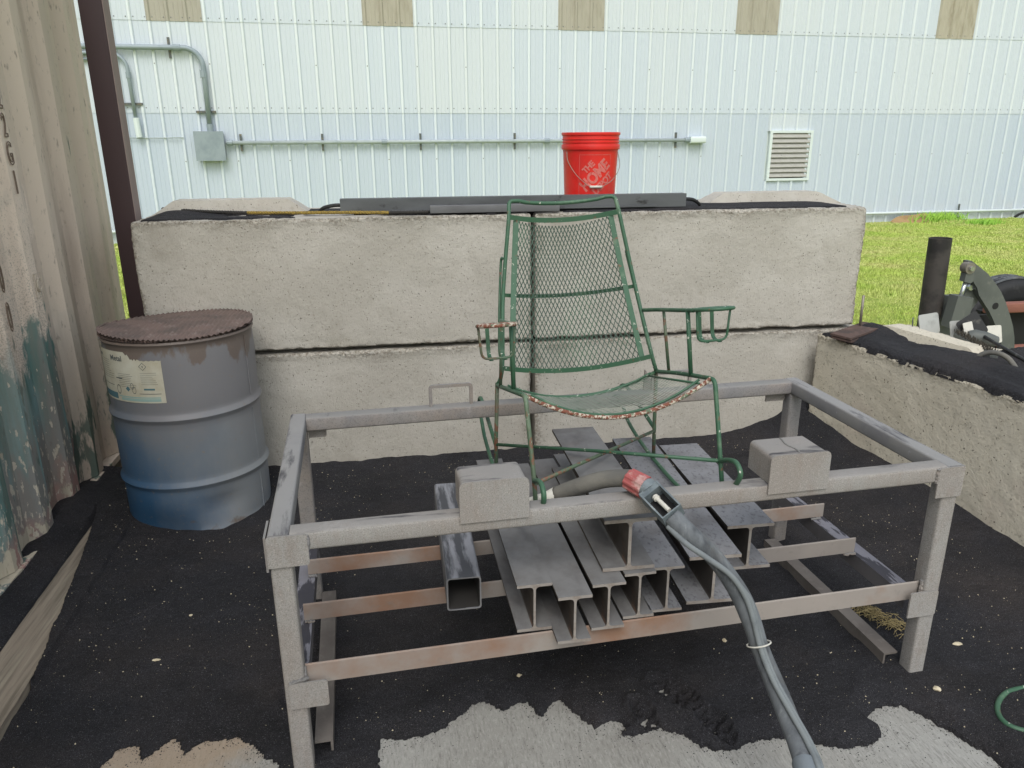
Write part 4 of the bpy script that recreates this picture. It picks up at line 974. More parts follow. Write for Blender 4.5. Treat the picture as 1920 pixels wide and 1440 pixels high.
# seat
def st_(u, v):              # v 0 back .. 1 front
    x = .232 * u; y = .150 + (-.245 - .150) * v; z = .341 + (.440 - .341) * v
    return Vector((x, y, z - (.060 + .018 * v) * (1 - (u * .90) ** 2)))
lattice(st_, 0, 0, 0, 0, 12, 19, .0016, .0011, Vector((0, .2, 1)).normalized()).build('seat_mesh', M_seatmesh, ch, world=False)
ct(bow(SB, (0, .170, .274)), .0060, 'seat_rail', M_green)
ct(bow((.258, -.262, .446), (0, -.272, .364), 60), .0060, 'seat_front_rail', M_rust_rim)
ct(bow((.236, -.236, .437), (0, -.245, .362)), .0038, 'seat_rail', M_green, 8); ct(bow((.236, .140, .343), (0, .148, .280)), .0038, 'seat_rail', M_green, 8)
for s in (-1, 1):
    sx_ = lambda p: (p[0] * s, p[1], p[2])
    ct([sx_(p) for p in spline([SB, (.268, 0, .382), (.264, -.15, .419), (.260, -.25, .443)], 5)], .0066, 'seat_rail', M_green)
    ct([sx_(p) for p in ((.232, .150, .330), (.232, -.245, .429))], .0035, 'seat_rail', M_green, 8)
    ct([sx_(p) for p in rounded([(.260, -.235, .4395), (.2598, -.283, .450), (.256, -.351, .241), (.257, -.372, .152)], .028)], .0062, 'leg', M_green_rust if s < 0 else M_green)
    ct([sx_(p) for p in ((.2655, .168, .345), (.274, .194, .124), (.276, .199, .014))], .0066, 'leg', M_green_rust)
    rk = [(.275, .194, .124), (.276, .37, .156), (.276, .50, .176), (.276, .565, .158), (.276, .575, .118), (.276, .52, .074), (.276, .455, .041), (.276, .30, .016), (.275, .12, .0085), (.272, -.05, .0155), (.266, -.18, .047),
          (.260, -.30, .098), (.257, -.40, .170), (.256, -.452, .225), (.256, -.466, .256), (.256, -.440, .274), (.256, -.395, .262), (.256, -.351, .241)]
    ct([sx_(p) for p in spline(rk, 5)], .0068, 'rocker', M_green)
    # arm: back rod, posts, end ring with basket
    cx_, cyy, cz_ = .308, -.150, .612
    arm = ct([sx_(p) for p in spline([(.236, .226, .533), (.25, .12, .556), (.258, -.05, .590), (.258, -.13, .607)], 5)], .0062, 'arm', M_green)
    ring = [sx_((cx_ + .052 * math.cos(a), cyy + .060 * math.sin(a), cz_ + .21 * -.060 * math.sin(a) * 1)) for a in [2 * PI * i / 28 for i in range(28)]]
    ct(ring, .0052, 'armrest_ring', M_rust_rim if s < 0 else M_green, closed=True, parent=arm)
    ct([sx_(p) for p in ((cx_ - .05, cyy, cz_ + .002), (cx_ + .05, cyy, cz_ + .002))], .01, 'armrest_strip', M_rust_rim if s < 0 else M_green, flat=(.02, .003), parent=arm)
    def U_loop(axis, rad, depth):
        if axis == 'x': return rounded([(cx_ - rad, cyy, cz_), (cx_ - rad * .86, cyy, cz_ - depth), (cx_ + rad * .86, cyy, cz_ - depth), (cx_ + rad, cyy, cz_)], .02)
        return rounded([(cx_, cyy - rad, cz_), (cx_, cyy - rad * .8, cz_ - depth), (cx_, cyy + rad * .8, cz_ - depth), (cx_, cyy + rad, cz_)], .02)
    ct([sx_(p) for p in U_loop('x', .050, .092)], .0036, 'cup_holder', M_green_rust if s < 0 else M_green, 8, parent=arm)
    for dx in (-.019, .019):
        P_ = [sx_((p[0] + dx, p[1], p[2])) for p in rounded([(cx_, cyy + .054, cz_ - .010), (cx_, cyy + .040, cz_ - .094), (cx_, cyy - .012, cz_ - .094)], .02)]
        P_ = [Vector(p) for p in P_]
        k = MB(); vv = []
        for i, p in enumerate(P_):
            p = Vector(p); a = Vector(P_[max(0, i - 1)]); b = Vector(P_[min(len(P_) - 1, i + 1)]); t_ = (b - a).normalized(); nr = Vector((1, 0, 0)).cross(t_).normalized() * .001
            vv += [p + Vector((.0055, 0, 0)) + nr, p + Vector((-.0055, 0, 0)) + nr, p + Vector((-.0055, 0, 0)) - nr, p + Vector((.0055, 0, 0)) - nr]
        ff = [(i * 4 + j, i * 4 + (j + 1) % 4, i * 4 + 4 + (j + 1) % 4, i * 4 + 4 + j) for i in range(len(P_) - 1) for j in range(4)]
        k.add(vv, ff).build('cup_holder', M_green, arm, world=False)
    ct([sx_(p) for p in ((.270, .070, .366), (.2555, .092, .558))], .0052, 'arm_post', M_green_rust)
    ct([sx_(p) for p in ((.262, -.119, .412), (.258, -.088, .595))], .0066, 'arm_post', M_green)
    lo = [(.209, .318, .715), (.213, .330, .70), (.233, .272, .56), (.247, .215, .44), (.246, .196, .425), (.243, .196, .430)]
    ct([sx_(p) for p in spline(lo, 5)], .0042, 'side_loop', M_green, 8)
ct([(-.275, .194, .124), (.0, -.078, .1835), (.256, -.351, .241)], .0055, 'brace', M_green)
ct([(.275, .194, .116), (.0, -.078, .171), (-.256, -.351, .233)], .0055, 'brace', M_green_rust)
# second green tube frame, only its end in view
t = thing('green_tube_frame', 'bent green painted tube loop lying on the sand at the right edge', 'tube frame', (1.1, -2.02, 0))
lp = [(1.70, -1.965, .035), (1.25, -1.945, .035), (1.077, -1.954, .030), (1.015, -1.962, .028), (.965, -1.990, .026), (.936, -2.022, .024), (.924, -2.055, .024), (.934, -2.082, .024), (.97, -2.104, .025), (1.05, -2.125, .030), (1.25, -2.16, .04), (1.70, -2.20, .06)]
lift = [Vector((p[0], p[1], p[2] - .004)) for p in lp]
MB().tube(spline(lift, 5), .0075, 10).build('tube', M_green, t, smooth=True)
MB().tube([(1.01, -2.112, .024), (1.25, -1.90, .07), (1.6, -1.75, .25)], .006, 8).build('brace', M_green_rust, t, smooth=True)

# ------------------------------------------------------------------ blue drum with sheet lid
ax_ = Vector((-.005, .020, 1)).normalized(); rx = Vector((1, 0, 0)); rx = (rx - ax_ * rx.dot(ax_)).normalized(); ry = ax_.cross(rx)
DR = Matrix((rx, ry, ax_)).transposed()
dr = thing('oil_drum', 'dusty blue steel drum with two rolling hoops standing in the corner of the bay', 'drum', (-1.542, -.302, -.006), DR)
R0 = .289; DH = .821
prof = [(R0 - .03, .02), (R0 - .012, .008), (R0 - .002, .0), (R0 + .003, .006), (R0 + .002, .014), (R0 - .003, .022)]
def hoop(z): return [(R0 - .001, z - .024), (R0 + .001, z - .017), (R0 + .008, z - .006), (R0 + .0105, z), (R0 + .008, z + .006), (R0 + .001, z + .017), (R0 - .001, z + .024)]
prof += [(R0, .05), (R0, .09), (R0, .13), (R0, .16), (R0, .19)] + hoop(.218 + .010) + [(R0, .27), (R0, .33), (R0, .39), (R0, .46)] + hoop(.512) + [(R0, .55), (R0, .61), (R0, .67), (R0, .73), (R0 - .001, .778), (R0 - .003, .798), (R0 + .001, .805), (R0 + .005, .812), (R0 + .002, .820), (R0 - .006, .821), (R0 - .012, .815), (R0 - .014, .798)]
k = MB(); nseg = 120
cam_a = math.atan2(-3.2, .88)            # bearing of the viewer seen from the drum
for (r, z) in prof:
    for j in range(nseg):
        a = 2 * PI * j / nseg
        d = (a - cam_a + PI) % (2 * PI) - PI
        rr2 = r
        dent = math.exp(-((d - .28) / .30) ** 2 - ((z - .115) / .055) ** 2); rr2 -= .026 * dent
        dent = math.exp(-((d + .55) / .5) ** 2 - ((z - .03) / .07) ** 2); rr2 -= .034 * dent
        rr2 -= .006 * math.exp(-((d - .15) / .12) ** 2 - ((z - .07) / .012) ** 2)
        rr2 += .0022 * math.sin(a * 3 + z * 9) * math.exp(-((z - .4) / .25) ** 2)
        k.v.append((rr2 * math.cos(a), rr2 * math.sin(a), z))
for i in range(len(prof) - 1):
    for j in range(nseg): k.f.append((i * nseg + j, i * nseg + (j + 1) % nseg, (i + 1) * nseg + (j + 1) % nseg, (i + 1) * nseg + j))
k.build('body', M_drum, dr, world=False, ang=40)
k = MB(); k.lathe([(.001, .797), (R0 - .014, .798)], 48).build('top_head', M_drum, dr, world=False)
k = MB(); k.lathe([(.001, .012), (R0 - .03, .02)], 48).build('bottom_head', M_drum, dr, world=False)
sa_ = cam_a + .98
k = MB(); k.tube([((R0 + .0012) * math.cos(sa_), (R0 + .0012) * math.sin(sa_), z) for z in (.02, .12, .200)], .0022, 5); k.build('seam', M_drum, dr, world=False)
k = MB(); k.tube([((R0 + .0012) * math.cos(sa_), (R0 + .0012) * math.sin(sa_), z) for z in (.256, .38, .484)], .0022, 5); k.build('seam', M_drum, dr, world=False)
k = MB(); k.tube([((R0 + .0012) * math.cos(sa_), (R0 + .0012) * math.sin(sa_), z) for z in (.54, .68, .795)], .0022, 5); k.build('seam', M_drum, dr, world=False)
# paper label wrapped on the drum
LA0, LA1 = cam_a - 1.50, cam_a - .27; LZ0, LZ1 = .585, .785
def dl(u, v, o=0.0): # u along (0 left .. 1 right) , v height
    a = LA0 + (LA1 - LA0) * u; z = LZ0 + (LZ1 - LZ0) * v; r = R0 + .0016 + o
    return Vector((r * math.cos(a), r * math.sin(a), z))
def lab_top(u): 
    if u < .60: return 1.0 - .0 * u
    if u < .66: return .96 - .5 * (u - .6) + .02 * math.sin(u * 200)
    if u < .78: return .86 + .02 * math.sin(u * 160)
    return .84 + .008 * math.sin(u * 120)
k = MB(); nu, nv = 60, 10
for i in range(nu + 1):
    for j in range(nv + 1): k.v.append(dl(i / nu, lab_top(i / nu) * j / nv))
for i in range(nu):
    for j in range(nv): k.f.append((i * (nv + 1) + j, (i + 1) * (nv + 1) + j, (i + 1) * (nv + 1) + j + 1, i * (nv + 1) + j + 1))
lab = k.build('paper_label', M_label, dr, world=False, smooth=True)
W_, H_ = (LA1 - LA0) * R0, (LZ1 - LZ0)
def lab_text(body, u, v, size, m, bold=0, sp=1):
    vv, ff = text_geo(body, size, bold, None, sp); k = MB(); k.add([dl(u + p.x / W_, v + p.y / H_, .0008) for p in vv], ff); return k.build('print', m, lab, world=False)
def lab_poly(P, m, o=.0006, name='print'):
    k = MB(); n = len(P); 
    # subdivide rectangles across u for curvature
    u0, v0, u1, v1 = P; s = 10
    for i in range(s + 1): 
        u = u0 + (u1 - u0) * i / s; k.v += [dl(u, v0, o), dl(u, v1, o)]
    for i in range(s): k.f.append((2 * i, 2 * i + 2, 2 * i + 3, 2 * i + 1))
    return k.build(name, m, lab, world=False)
lab_text('kiste', .09, .88, .024, M_ink, .0006); lab_text('Metal', .46, .86, .030, M_ink, .0008)
rg = random.Random(4)
lines = MB()
def line(u0, u1, v, th=.006):
    s = 8; b = len(lines.v)
    for i in range(s + 1): u = u0 + (u1 - u0) * i / s; lines.v += [dl(u, v, .0006), dl(u, v + th, .0006)]
    for i in range(s): lines.f.append((b + 2 * i, b + 2 * i + 2, b + 2 * i + 3, b + 2 * i + 1))
for i in range(9): line(.06, rg.uniform(.30, .40), .80 - i * .045)
for i in range(8): line(.46, rg.uniform(.62, .70), .56 - i * .036)
for i in range(7): line(.76, rg.uniform(.88, .95), .60 - i * .038)
line(.42, .52, .46, .02); line(.72, .96, .18, .012); line(.10, .36, .30, .012)
lines.build('print', M_ink, lab, world=False)
lab_poly((.015, .035, .40, .16), M_ink_teal); lab_poly((.46, .03, .95, .085), M_ink_pale); lab_poly((.42, .095, .95, .12), M_ink_pale)
lab_poly((.78, .26, .90, .295), M_ink_teal); 
def diamond(u, v, r, m, hollow):
    k = MB(); P = [(0, r), (r, 0), (0, -r), (-r, 0)]
    if hollow: k.add([dl(u + x / W_, v + y / H_, .0008) for x, y in P] + [dl(u + x * .82 / W_, v + y * .82 / H_, .0008) for x, y in P], [(i, (i + 1) % 4, 4 + (i + 1) % 4, 4 + i) for i in range(4)])
    else: k.add([dl(u + x / W_, v + y / H_, .0008) for x, y in P], [(0, 1, 2, 3)])
    k.build('print', m, lab, world=False)
diamond(.80, .73, .016, M_ink, True); diamond(.58, .27, .011, M_ink_teal, False)
lab_text('t', .80, .73, .014, M_ink, .0006)
for (u, v, r) in ((.44, .24, .012), (.66, .25, .009), (.64, .33, .008)):
    vv = [dl(u + r * math.cos(a) * q / W_, v + r * math.sin(a) * q * 1.6 / H_, .0008) for q in (1, .8) for a in [i * PI / 10 for i in range(20)]]
    MB().add(vv, [(i, (i + 1) % 20, 20 + (i + 1) % 20, 20 + i) for i in range(20)]).build('print', M_ink, lab, world=False)
# lid sheet: corrugated disc with a frayed edge, lying on the drum
lid = thing('lid_sheet', 'round reddish grey corrugated sheet with ragged edge covering the blue drum', 'lid', Vector((-1.542, -.302, -.006)) + ax_ * (DH + .005), DR)
def lid_z(x, y): 
    r = math.hypot(x, y)
    return .007 + .0032 * math.sin(x * 2 * PI / .0185 + .4 * math.sin(y * 7)) + .006 * math.exp(-(r / .2) ** 2) + .008 * math.sin(math.atan2(y, x) * 2 + .6) * (r / .29) ** 2 + .004
k = MB(); NX = 200; NR = 9
X_ = np.linspace(-.296, .296, NX)
rows = []
for i, x in enumerate(X_):
    half = math.sqrt(max(1e-6, .2965 ** 2 - x * x)) * (1 + .006 * math.sin(x * 170) + .005 * math.sin(x * 61 + 1))
    for j in range(NR + 1):
        y = -half + 2 * half * j / NR; k.v.append((x, y, lid_z(x, y)))
for i in range(NX - 1):
    for j in range(NR): k.f.append((i * (NR + 1) + j, (i + 1) * (NR + 1) + j, (i + 1) * (NR + 1) + j + 1, i * (NR + 1) + j + 1))
k.build('top_liner', M_lid, lid, world=False, smooth=True)
k = MB()
for i, x in enumerate(X_):
    half = math.sqrt(max(1e-6, .2960 ** 2 - x * x)) * (1 + .004 * math.sin(x * 140 + 2))
    for j in range(NR + 1):
        y = -half + 2 * half * j / NR; k.v.append((x, y, lid_z(x, y) * .25 + .0030 * math.sin(x * 2 * PI / .0125 + 1) + .0022 - .004 * (math.hypot(x, y) / .29) ** 6 * (x < 0)))
for i in range(NX - 1):
    for j in range(NR): k.f.append((i * (NR + 1) + j, (i + 1) * (NR + 1) + j, (i + 1) * (NR + 1) + j + 1, i * (NR + 1) + j + 1))
k.build('bottom_liner', M_lid, lid, world=False, smooth=True)
# fluting strip between liners round the rim
k = MB(); nn = 420
for i in range(nn + 1):
    a = 2 * PI * i / nn; r = .291 + .003 * math.sin(i * 2.3); x, y = r * math.cos(a), r * math.sin(a)
    zt = lid_z(x, y); zm = zt - .004 - .004 * (1 + math.sin(i * 1.1)) * .5
    k.v += [(x * .97, y * .97, zt - .001), (x, y, zm), (x * .99, y * .99, zm - .003)]
for i in range(nn):
    for j in range(2): k.f.append((i * 3 + j, i * 3 + 3 + j, i * 3 + 4 + j, i * 3 + 1 + j))
k.build('fluted_edge', M_lid, lid, world=False)

# ------------------------------------------------------------------ red bucket on the wall
BZ = 2 * Bk + .004
bk = thing('bucket', 'red plastic bucket with wire handle and faded white print standing on the block wall', 'bucket', (.350, .33, BZ), Matrix.Rotation(-.35, 3, 'Z'))
RBt, RBb, HB = .140, .124, .352
pr_ = [(.001, .006), (RBb - .004, .004), (RBb, .0), (RBb + .001, .004), (.1300, .12), (.1365, .262), (.1375, .270), (.1385, .271), (.1440, .2715), (.1448, .274), (.1452, .292), (.1445, .2945), (.1390, .295),
       (.1392, .303), (.1432, .304), (.1435, .3065), (.1395, .308), (.1396, .318), (.1436, .319), (.1438, .3215), (.1400, .323), (.1402, .336), (.1445, .339), (.1460, .345), (.1450, HB), (.1415, HB), (.1395, .345), (.137, .30), (.126, .01), (.001, .01)]
MB().lathe(pr_, 72).build('body', M_red, bk, world=False, ang=35)
def bc(u, v, o=.0012):      # on the bucket wall: u metres along, v height
    r = RBb + .001 + (.1365 - RBb - .001) * v / .262; a = BA0 + u / r
    return Vector(((r + o) * math.cos(a), (r + o) * math.sin(a), v))
BA0 = math.atan2(-3.84, -1.01) + .35 + .10
# square outline and slanted print
def sq_line(p, q, w=.0016):
    n = 10; k = MB(); P = Vector((p[0], p[1], 0)); Q = Vector((q[0], q[1], 0)); d = (Q - P).normalized(); s = Vector((-d.y, d.x, 0)) * w / 2
    for i in range(n + 1):
        c = P.lerp(Q, i / n); k.v += [bc(c.x + s.x, c.y + s.y), bc(c.x - s.x, c.y - s.y)]
    for i in range(n): k.f.append((2 * i, 2 * i + 2, 2 * i + 3, 2 * i + 1))
    return k
k = MB()
for p, q in (((-.066, .056), (.094, .056)), ((.094, .056), (.094, .248)), ((.094, .248), (-.066, .248)), ((-.066, .248), (-.066, .056))):
    l = sq_line(p, q); k.add(l.v, l.f)
k.build('print', M_red_print, bk, world=False)
def bucket_text(body, cu, cv, size, bold, sxx=1.0, rot=math.radians(45)):
    vv, ff = text_geo(body, size, bold, None, .95); k = MB(); c, s = math.cos(rot), math.sin(rot)
    k.add([bc(cu + (p.x * sxx * c - p.y * s), cv + (p.x * sxx * s + p.y * c)) for p in vv], ff); k.build('print', M_red_print, bk, world=False)
bucket_text('THE', -.020, .190, .040, .0018, .9)
bucket_text('HOME', .014, .150, .074, .0032, .86)
bucket_text('DEPOT', .054, .112, .048, .0022, .85)
# wire handle with grip, hanging at the front
ha = BA0; hl = bc(-.142, .262, .006); hr_ = bc(.150, .262, .006)
g0 = bc(-.012, .098, .012); g1 = bc(.044, .098, .012)
MB().tube(spline([hl, bc(-.122, .215, .014), bc(-.07, .150, .016), g0], 6) + spline([g0, g1], 2)[1:] + spline([g1, bc(.095, .130, .02), bc(.147, .19, .022), hr_], 6)[1:], .0017, 6).build('handle_wire', M_wire, bk, world=False, smooth=True)
MB().tube([g0, g1], .0062, 10).build('handle_grip', M_offwhite, bk, world=False, smooth=True)

# ------------------------------------------------------------------ things lying on the wall
zt_ = 2 * Bk + .0045
t = thing('steel_channel', 'long dark steel channel lying along the top of the back wall', 'steel channel', (-.05, .12, zt_))
k = MB(); k.prism([(0, 0), (.06, 0), (.06, .006), (.006, .006), (.006, .056), (.06, .056), (.06, .062), (0, .062)], (.775, .095, zt_ + .004), (-.878, .095, zt_ + .004)); k.build('body', M_steel_dark, t)
t = thing('flat_bar', 'thin flat steel bar lying in front of the long dark channel', 'flat bar', (-.1, .07, zt_))
MB().box(-.70, .62, .062, .088, zt_ + .009, zt_ + .014).build('bar', M_steel_dark, t)
t = thing('square_bar', 'short grey steel bar at the front edge of the wall top behind the chair', 'steel bar', (-.2, .03, zt_))
k = MB(); k.prism(rr(.034, .034, .002), (-.474, .036, zt_ + .0185), (.126, .030, zt_ + .0185)); k.build('body', M_steel_light, t, ang=30)
def rope(pts, r, m, name, label, cat, n=6):
    k = MB(); P = spline(pts, 24); N_ = len(P)
    for ph in (0, 2.09, 4.19):
        Q = []
        for i, p in enumerate(P):
            a = i * 1.5 + ph; Q.append(p + Vector((0, math.cos(a), math.sin(a))) * r * .55)
        k.tube(Q, r * .62, n)
    return k
t = thing('rope', 'yellow and black twisted rope lying along the top of the back wall', 'rope', (-1.2, .12, zt_))
rope([(-1.70, .30, zt_ + .022), (-1.50, .235, zt_ + .012), (-1.30, .17, zt_ + .008)], .0075, M_rope_k, '', '', '').build('strand', M_rope_k, t, smooth=True)
rope([(-1.30, .17, zt_ + .008), (-1.10, .13, zt_ + .007), (-.88, .10, zt_ + .007), (-.66, .045, zt_ + .007)], .0075, M_rope_y, '', '', '').build('strand', M_rope_y, t, smooth=True)
rope([(-.66, .045, zt_ + .007), (-.57, .042, zt_ + .007), (-.484, .040, zt_ + .007)], .0075, M_rope_k, '', '', '').build('strand', M_rope_k, t, smooth=True)
t = thing('cable', 'black cable arching out of both ends of the long dark channel', 'cable', (-.93, .13, zt_))
MB().tube(spline([(-.86, .12, zt_ + .036), (-.90, .12, zt_ + .038), (-.95, .13, zt_ + .028), (-.985, .14, zt_ + .008), (-1.05, .15, zt_ + .004)], 6), .0085, 8).build('strand', M_black, t, smooth=True)
MB().tube(spline([(.76, .12, zt_ + .038), (.81, .12, zt_ + .036), (.845, .13, zt_ + .022), (.865, .14, zt_ + .006)], 6), .0085, 8).build('strand', M_black, t, smooth=True)

# ------------------------------------------------------------------ blasting hose over the front rail
hs = thing('blasting_hose', 'dusty grey blasting hose draped over the front rail and hanging to the ground', 'hose', (.15, -2.15, .0))
H1 = [(-.262, -1.735, .648), (-.20, -1.775, .690), (-.145, -1.80, .714), (-.09, -1.835, .728)]
k = MB(); k.tube(spline(H1, 8), [.0225] * 25, 16).build('hose', M_hose_brown, hs, smooth=True)
MB().tube([(-.335, -1.73, .632), (-.29, -1.733, .640), (-.262, -1.735, .648)], [.010, .0165, .0225], 12).build('nozzle_holder', M_offwhite, hs, ang=50)
# red ribbed collar
ca_, cb_ = Vector((-.1015, -1.842, .7300)), Vector((-.072, -1.885, .7225)); dd = (cb_ - ca_).normalized()
def frame(d, upv=(0, 0, 1)):
    a = d.cross(Vector(upv)).normalized(); b = a.cross(d); return a, b
A_, B2_ = frame(dd)
k = MB(); n = 40
for q in (0, 1):
    c = ca_ + (cb_ - ca_) * q
    for j in range(n):
        an = 2 * PI * j / n; r = .0262 + (.0022 if j % 4 < 2 else 0) + .002 * q; k.v.append(c + (A_ * math.cos(an) + B2_ * math.sin(an)) * r)
k.f = [(j, (j + 1) % n, n + (j + 1) % n, n + j) for j in range(n)] + [tuple(range(n - 1, -1, -1)), tuple(range(n, 2 * n))]
k.build('collar', M_collar, hs)
# cast coupling housing with a window and white lever
c0, c1 = cb_ + dd * .0, Vector((-.036, -1.985, .694)); dd = (c1 - c0).normalized(); A_, B2_ = frame(dd, (-.35, -.75, .75)); Lc = (c1 - c0).length
def cp(t, a, b): return c0 + dd * (t * Lc) + A_ * a + B2_ * b
MB().tube([c0 - dd * .002, c0 + dd * .02], [.0285, .026], 14).build('coupling', M_cast, hs, ang=40)
k = MB(); w, h = .024, .022
def shell(t0, t1, a0, a1, b0, b1): 
    vv = [cp(t, a, b) for t in (t0, t1) for b in (b0, b1) for a in (a0, a1)]; k.add(vv, [(0, 2, 3, 1), (4, 5, 7, 6), (0, 1, 5, 4), (2, 6, 7, 3), (0, 4, 6, 2), (1, 3, 7, 5)])
shell(.14, 1, -w - .004, w + .004, -h, -h + .010); shell(.14, 1, -w - .004, -w, -h + .0102, h); shell(.14, 1, w, w + .004, -h + .0102, h)
shell(.14, .30, -w + .0002, w - .0002, -h + .0102, h - .001); shell(.97, 1.0, -w + .0002, w - .0002, -h + .0102, h - .001)
k.build('coupling', M_cast, hs)
MB().tube([cp(.36, 0, .004), cp(.44, 0, .006), cp(.445, 0, .006), cp(.88, 0, .010)], [.0085, .0085, .0058, .0058], 10).build('lever', M_offwhite, hs, ang=50)
k = MB(); vv = [cp(t, a, -h + .0104) for t in (.31, .96) for a in (-w + .0006, w - .0006)]; k.add(vv, [(0, 1, 3, 2)]); k.build('recess', M_dark, hs)
H2 = [(-.040, -1.978, .692), (-.005, -2.005, .656), (.044, -2.020, .611), (.086, -2.035, .556), (.121, -2.050, .498), (.142, -2.075, .440), (.156, -2.10, .385), (.172, -2.15, .325), (.176, -2.215, .285), (.166, -2.29, .262), (.145, -2.37, .245), (.10, -2.52, .18), (.05, -2.72, .07), (.02, -2.95, .025), (.0, -3.15, .022)]
P_ = spline(H2, 8); k = MB(); k.tube(P_, [.0225 * (1 + .05 * math.sin(i * .23)) for i in range(len(P_))], 18).build('hose', M_hose, hs, smooth=True)
def off(p, dx, dy, dz): return (p[0] + dx, p[1] + dy, p[2] + dz)
H3 = [(-.052, -1.99, .672), (-.020, -2.030, .645), (.03, -2.048, .610), (.082, -2.064, .570), (.118, -2.078, .515), (.135, -2.096, .458), (.146, -2.122, .398), (.160, -2.166, .345), (.172, -2.232, .310), (.178, -2.305, .284), (.166, -2.38, .265), (.12, -2.53, .20), (.07, -2.73, .09), (.04, -2.95, .045)]
MB().tube(spline(H3, 8), .0068, 10).build('control_line', M_cable, hs, smooth=True)
H4 = [off(p, .010, .004, -.004) for p in H3[4:]]
MB().tube(spline([H3[3]] + H4, 8), .0052, 8).build('control_line', M_cable, hs, smooth=True)
def ring_at(i, r, wd, m, name):
    p = P_[i]; d = (P_[i + 1] - P_[i - 1]).normalized(); a, b = frame(d); q = Vector((-.003, -.010, .002))
    k = MB(); k.tube([p + q + (a * math.cos(t) * r + b * math.sin(t) * (r + .007)) for t in [2 * PI * j / 24 for j in range(24)]], wd, 6, closed=True); k.build(name, m, hs, smooth=True)
ring_at(46, .0240, .0020, M_offwhite, 'cable_tie')
i0 = 75; k = MB(); k.tube([P_[i] + Vector((0, -.003, .001)) for i in range(i0, i0 + 6)], [.0255, .0262, .0258, .0264, .0260, .0256], 14).build('tape_wrap', M_tape, hs, ang=50)
# ------------------------------------------------------------------ wooden board half buried at the left
bd = thing('wooden_board', 'weathered grey wooden board half buried in the sand beside the container', 'board', (-1.86, -1.1, 0))
k = MB(); n = 40
near, far = Vector((-1.839, -1.80, .034)), Vector((-1.867, -.40, .030)); ddv = (far - near).normalized(); wv = Vector((ddv.y, -ddv.x, 0)).normalized()
rg = random.Random(2)
for i in range(n + 1):
    c = near.lerp(far, i / n); hw = .072
    el = rg.uniform(-.0015, .0015); er = rg.uniform(-.0015, .0015)
    k.v += [c - wv * (hw + el) + Vector((0, 0, .012)), c + wv * (hw + er) + Vector((0, 0, .010)), c + wv * (hw + er) - Vector((0, 0, .03)), c - wv * (hw + el) - Vector((0, 0, .018))]
for i in range(n):
    for j in range(4): k.f.append((i * 4 + j, i * 4 + (j + 1) % 4, i * 4 + 4 + (j + 1) % 4, i * 4 + 4 + j))
k.f += [(0, 1, 2, 3), (n * 4 + 3, n * 4 + 2, n * 4 + 1, n * 4)]
k.build('plank', M_wood, bd)

# ------------------------------------------------------------------ clutter on and behind the right block
t = thing('steel_plate', 'small rusty steel plate with an upright rod on the corner of the right block', 'steel plate', (1.57, -.2, .64))
pc = [(1.427, -.225, .630), (1.466, -.335, .630), (1.765, -.165, .640), (1.700, -.070, .640)]
MB().add([(x, y, z) for x, y, z in pc] + [(x, y, z + .010) for x, y, z in pc], [(3, 2, 1, 0), (4, 5, 6, 7)] + [(i, (i + 1) % 4, 4 + (i + 1) % 4, 4 + i) for i in range(4)]).build('plate', M_rustplate, t)
pd_ = [(x + .004, y - .002, z - .014) for x, y, z in pc]
MB().add(pd_ + [(x, y, z + .010) for x, y, z in pd_], [(3, 2, 1, 0), (4, 5, 6, 7)] + [(i, (i + 1) % 4, 4 + (i + 1) % 4, 4 + i) for i in range(4)]).build('plate', M_rustplate, t)
MB().tube([(1.640, -.135, .648), (1.637, -.135, .800)], .0065, 8).build('rod', M_wire, t, smooth=True)

pp = thing('steel_pipe', 'scorched black steel pipe standing upright behind the right block', 'pipe', (2.32, .25, -.09))
b0, b1 = Vector((2.345, .25, -.10)), Vector((2.313, .25, 1.018))
k = MB(); n = 28
k.prism([(.058 * math.cos(2 * PI * i / n), .058 * math.sin(2 * PI * i / n)) for i in range(n)], b0, b1, up=(0, 1, 0), inner=[(.052 * math.cos(2 * PI * i / n), .052 * math.sin(2 * PI * i / n)) for i in range(n)])
k.build('body', M_pipe, pp, ang=30)

def plate3(c, ux, uz, w, h, th, m, name, parent, holes=True, hole_m=None, cut=.25):
    c = Vector(c); ux = Vector(ux).normalized(); uz = Vector(uz); uz = (uz - ux * uz.dot(ux)).normalized(); nn = ux.cross(uz).normalized()
    P = rounded([(-w / 2, 0, -h / 2), (w / 2, 0, -h / 2), (w / 2, 0, h / 2), (-w / 2, 0, h / 2), (-w / 2, 0, 0)], w * .12, 4)
    n = len(P); k = MB()
    f = lambda p, o: c + ux * p.x + uz * p.z + nn * o
    k.v = [f(p, 0) for p in P] + [f(p, -th) for p in P]
    k.f = [tuple(range(n)), tuple(range(2 * n - 1, n - 1, -1))] + [(i, (i + 1) % n, n + (i + 1) % n, n + i) for i in range(n)]
    o = k.build(name, m, parent)
    if holes:
        k = MB()
        for a in (-1, 1):
            for b in (-1, 1):
                q = Vector((a * w * .36, 0, b * h * .36)); e = [f(q + Vector((math.cos(t_) * w * .055, 0, math.sin(t_) * h * .075)), .0012) for t_ in [i * PI / 6 for i in range(12)]]
                k.add(e, [tuple(range(12))])
        k.build('bolt_hole', hole_m or M_dark, o)
    return nn
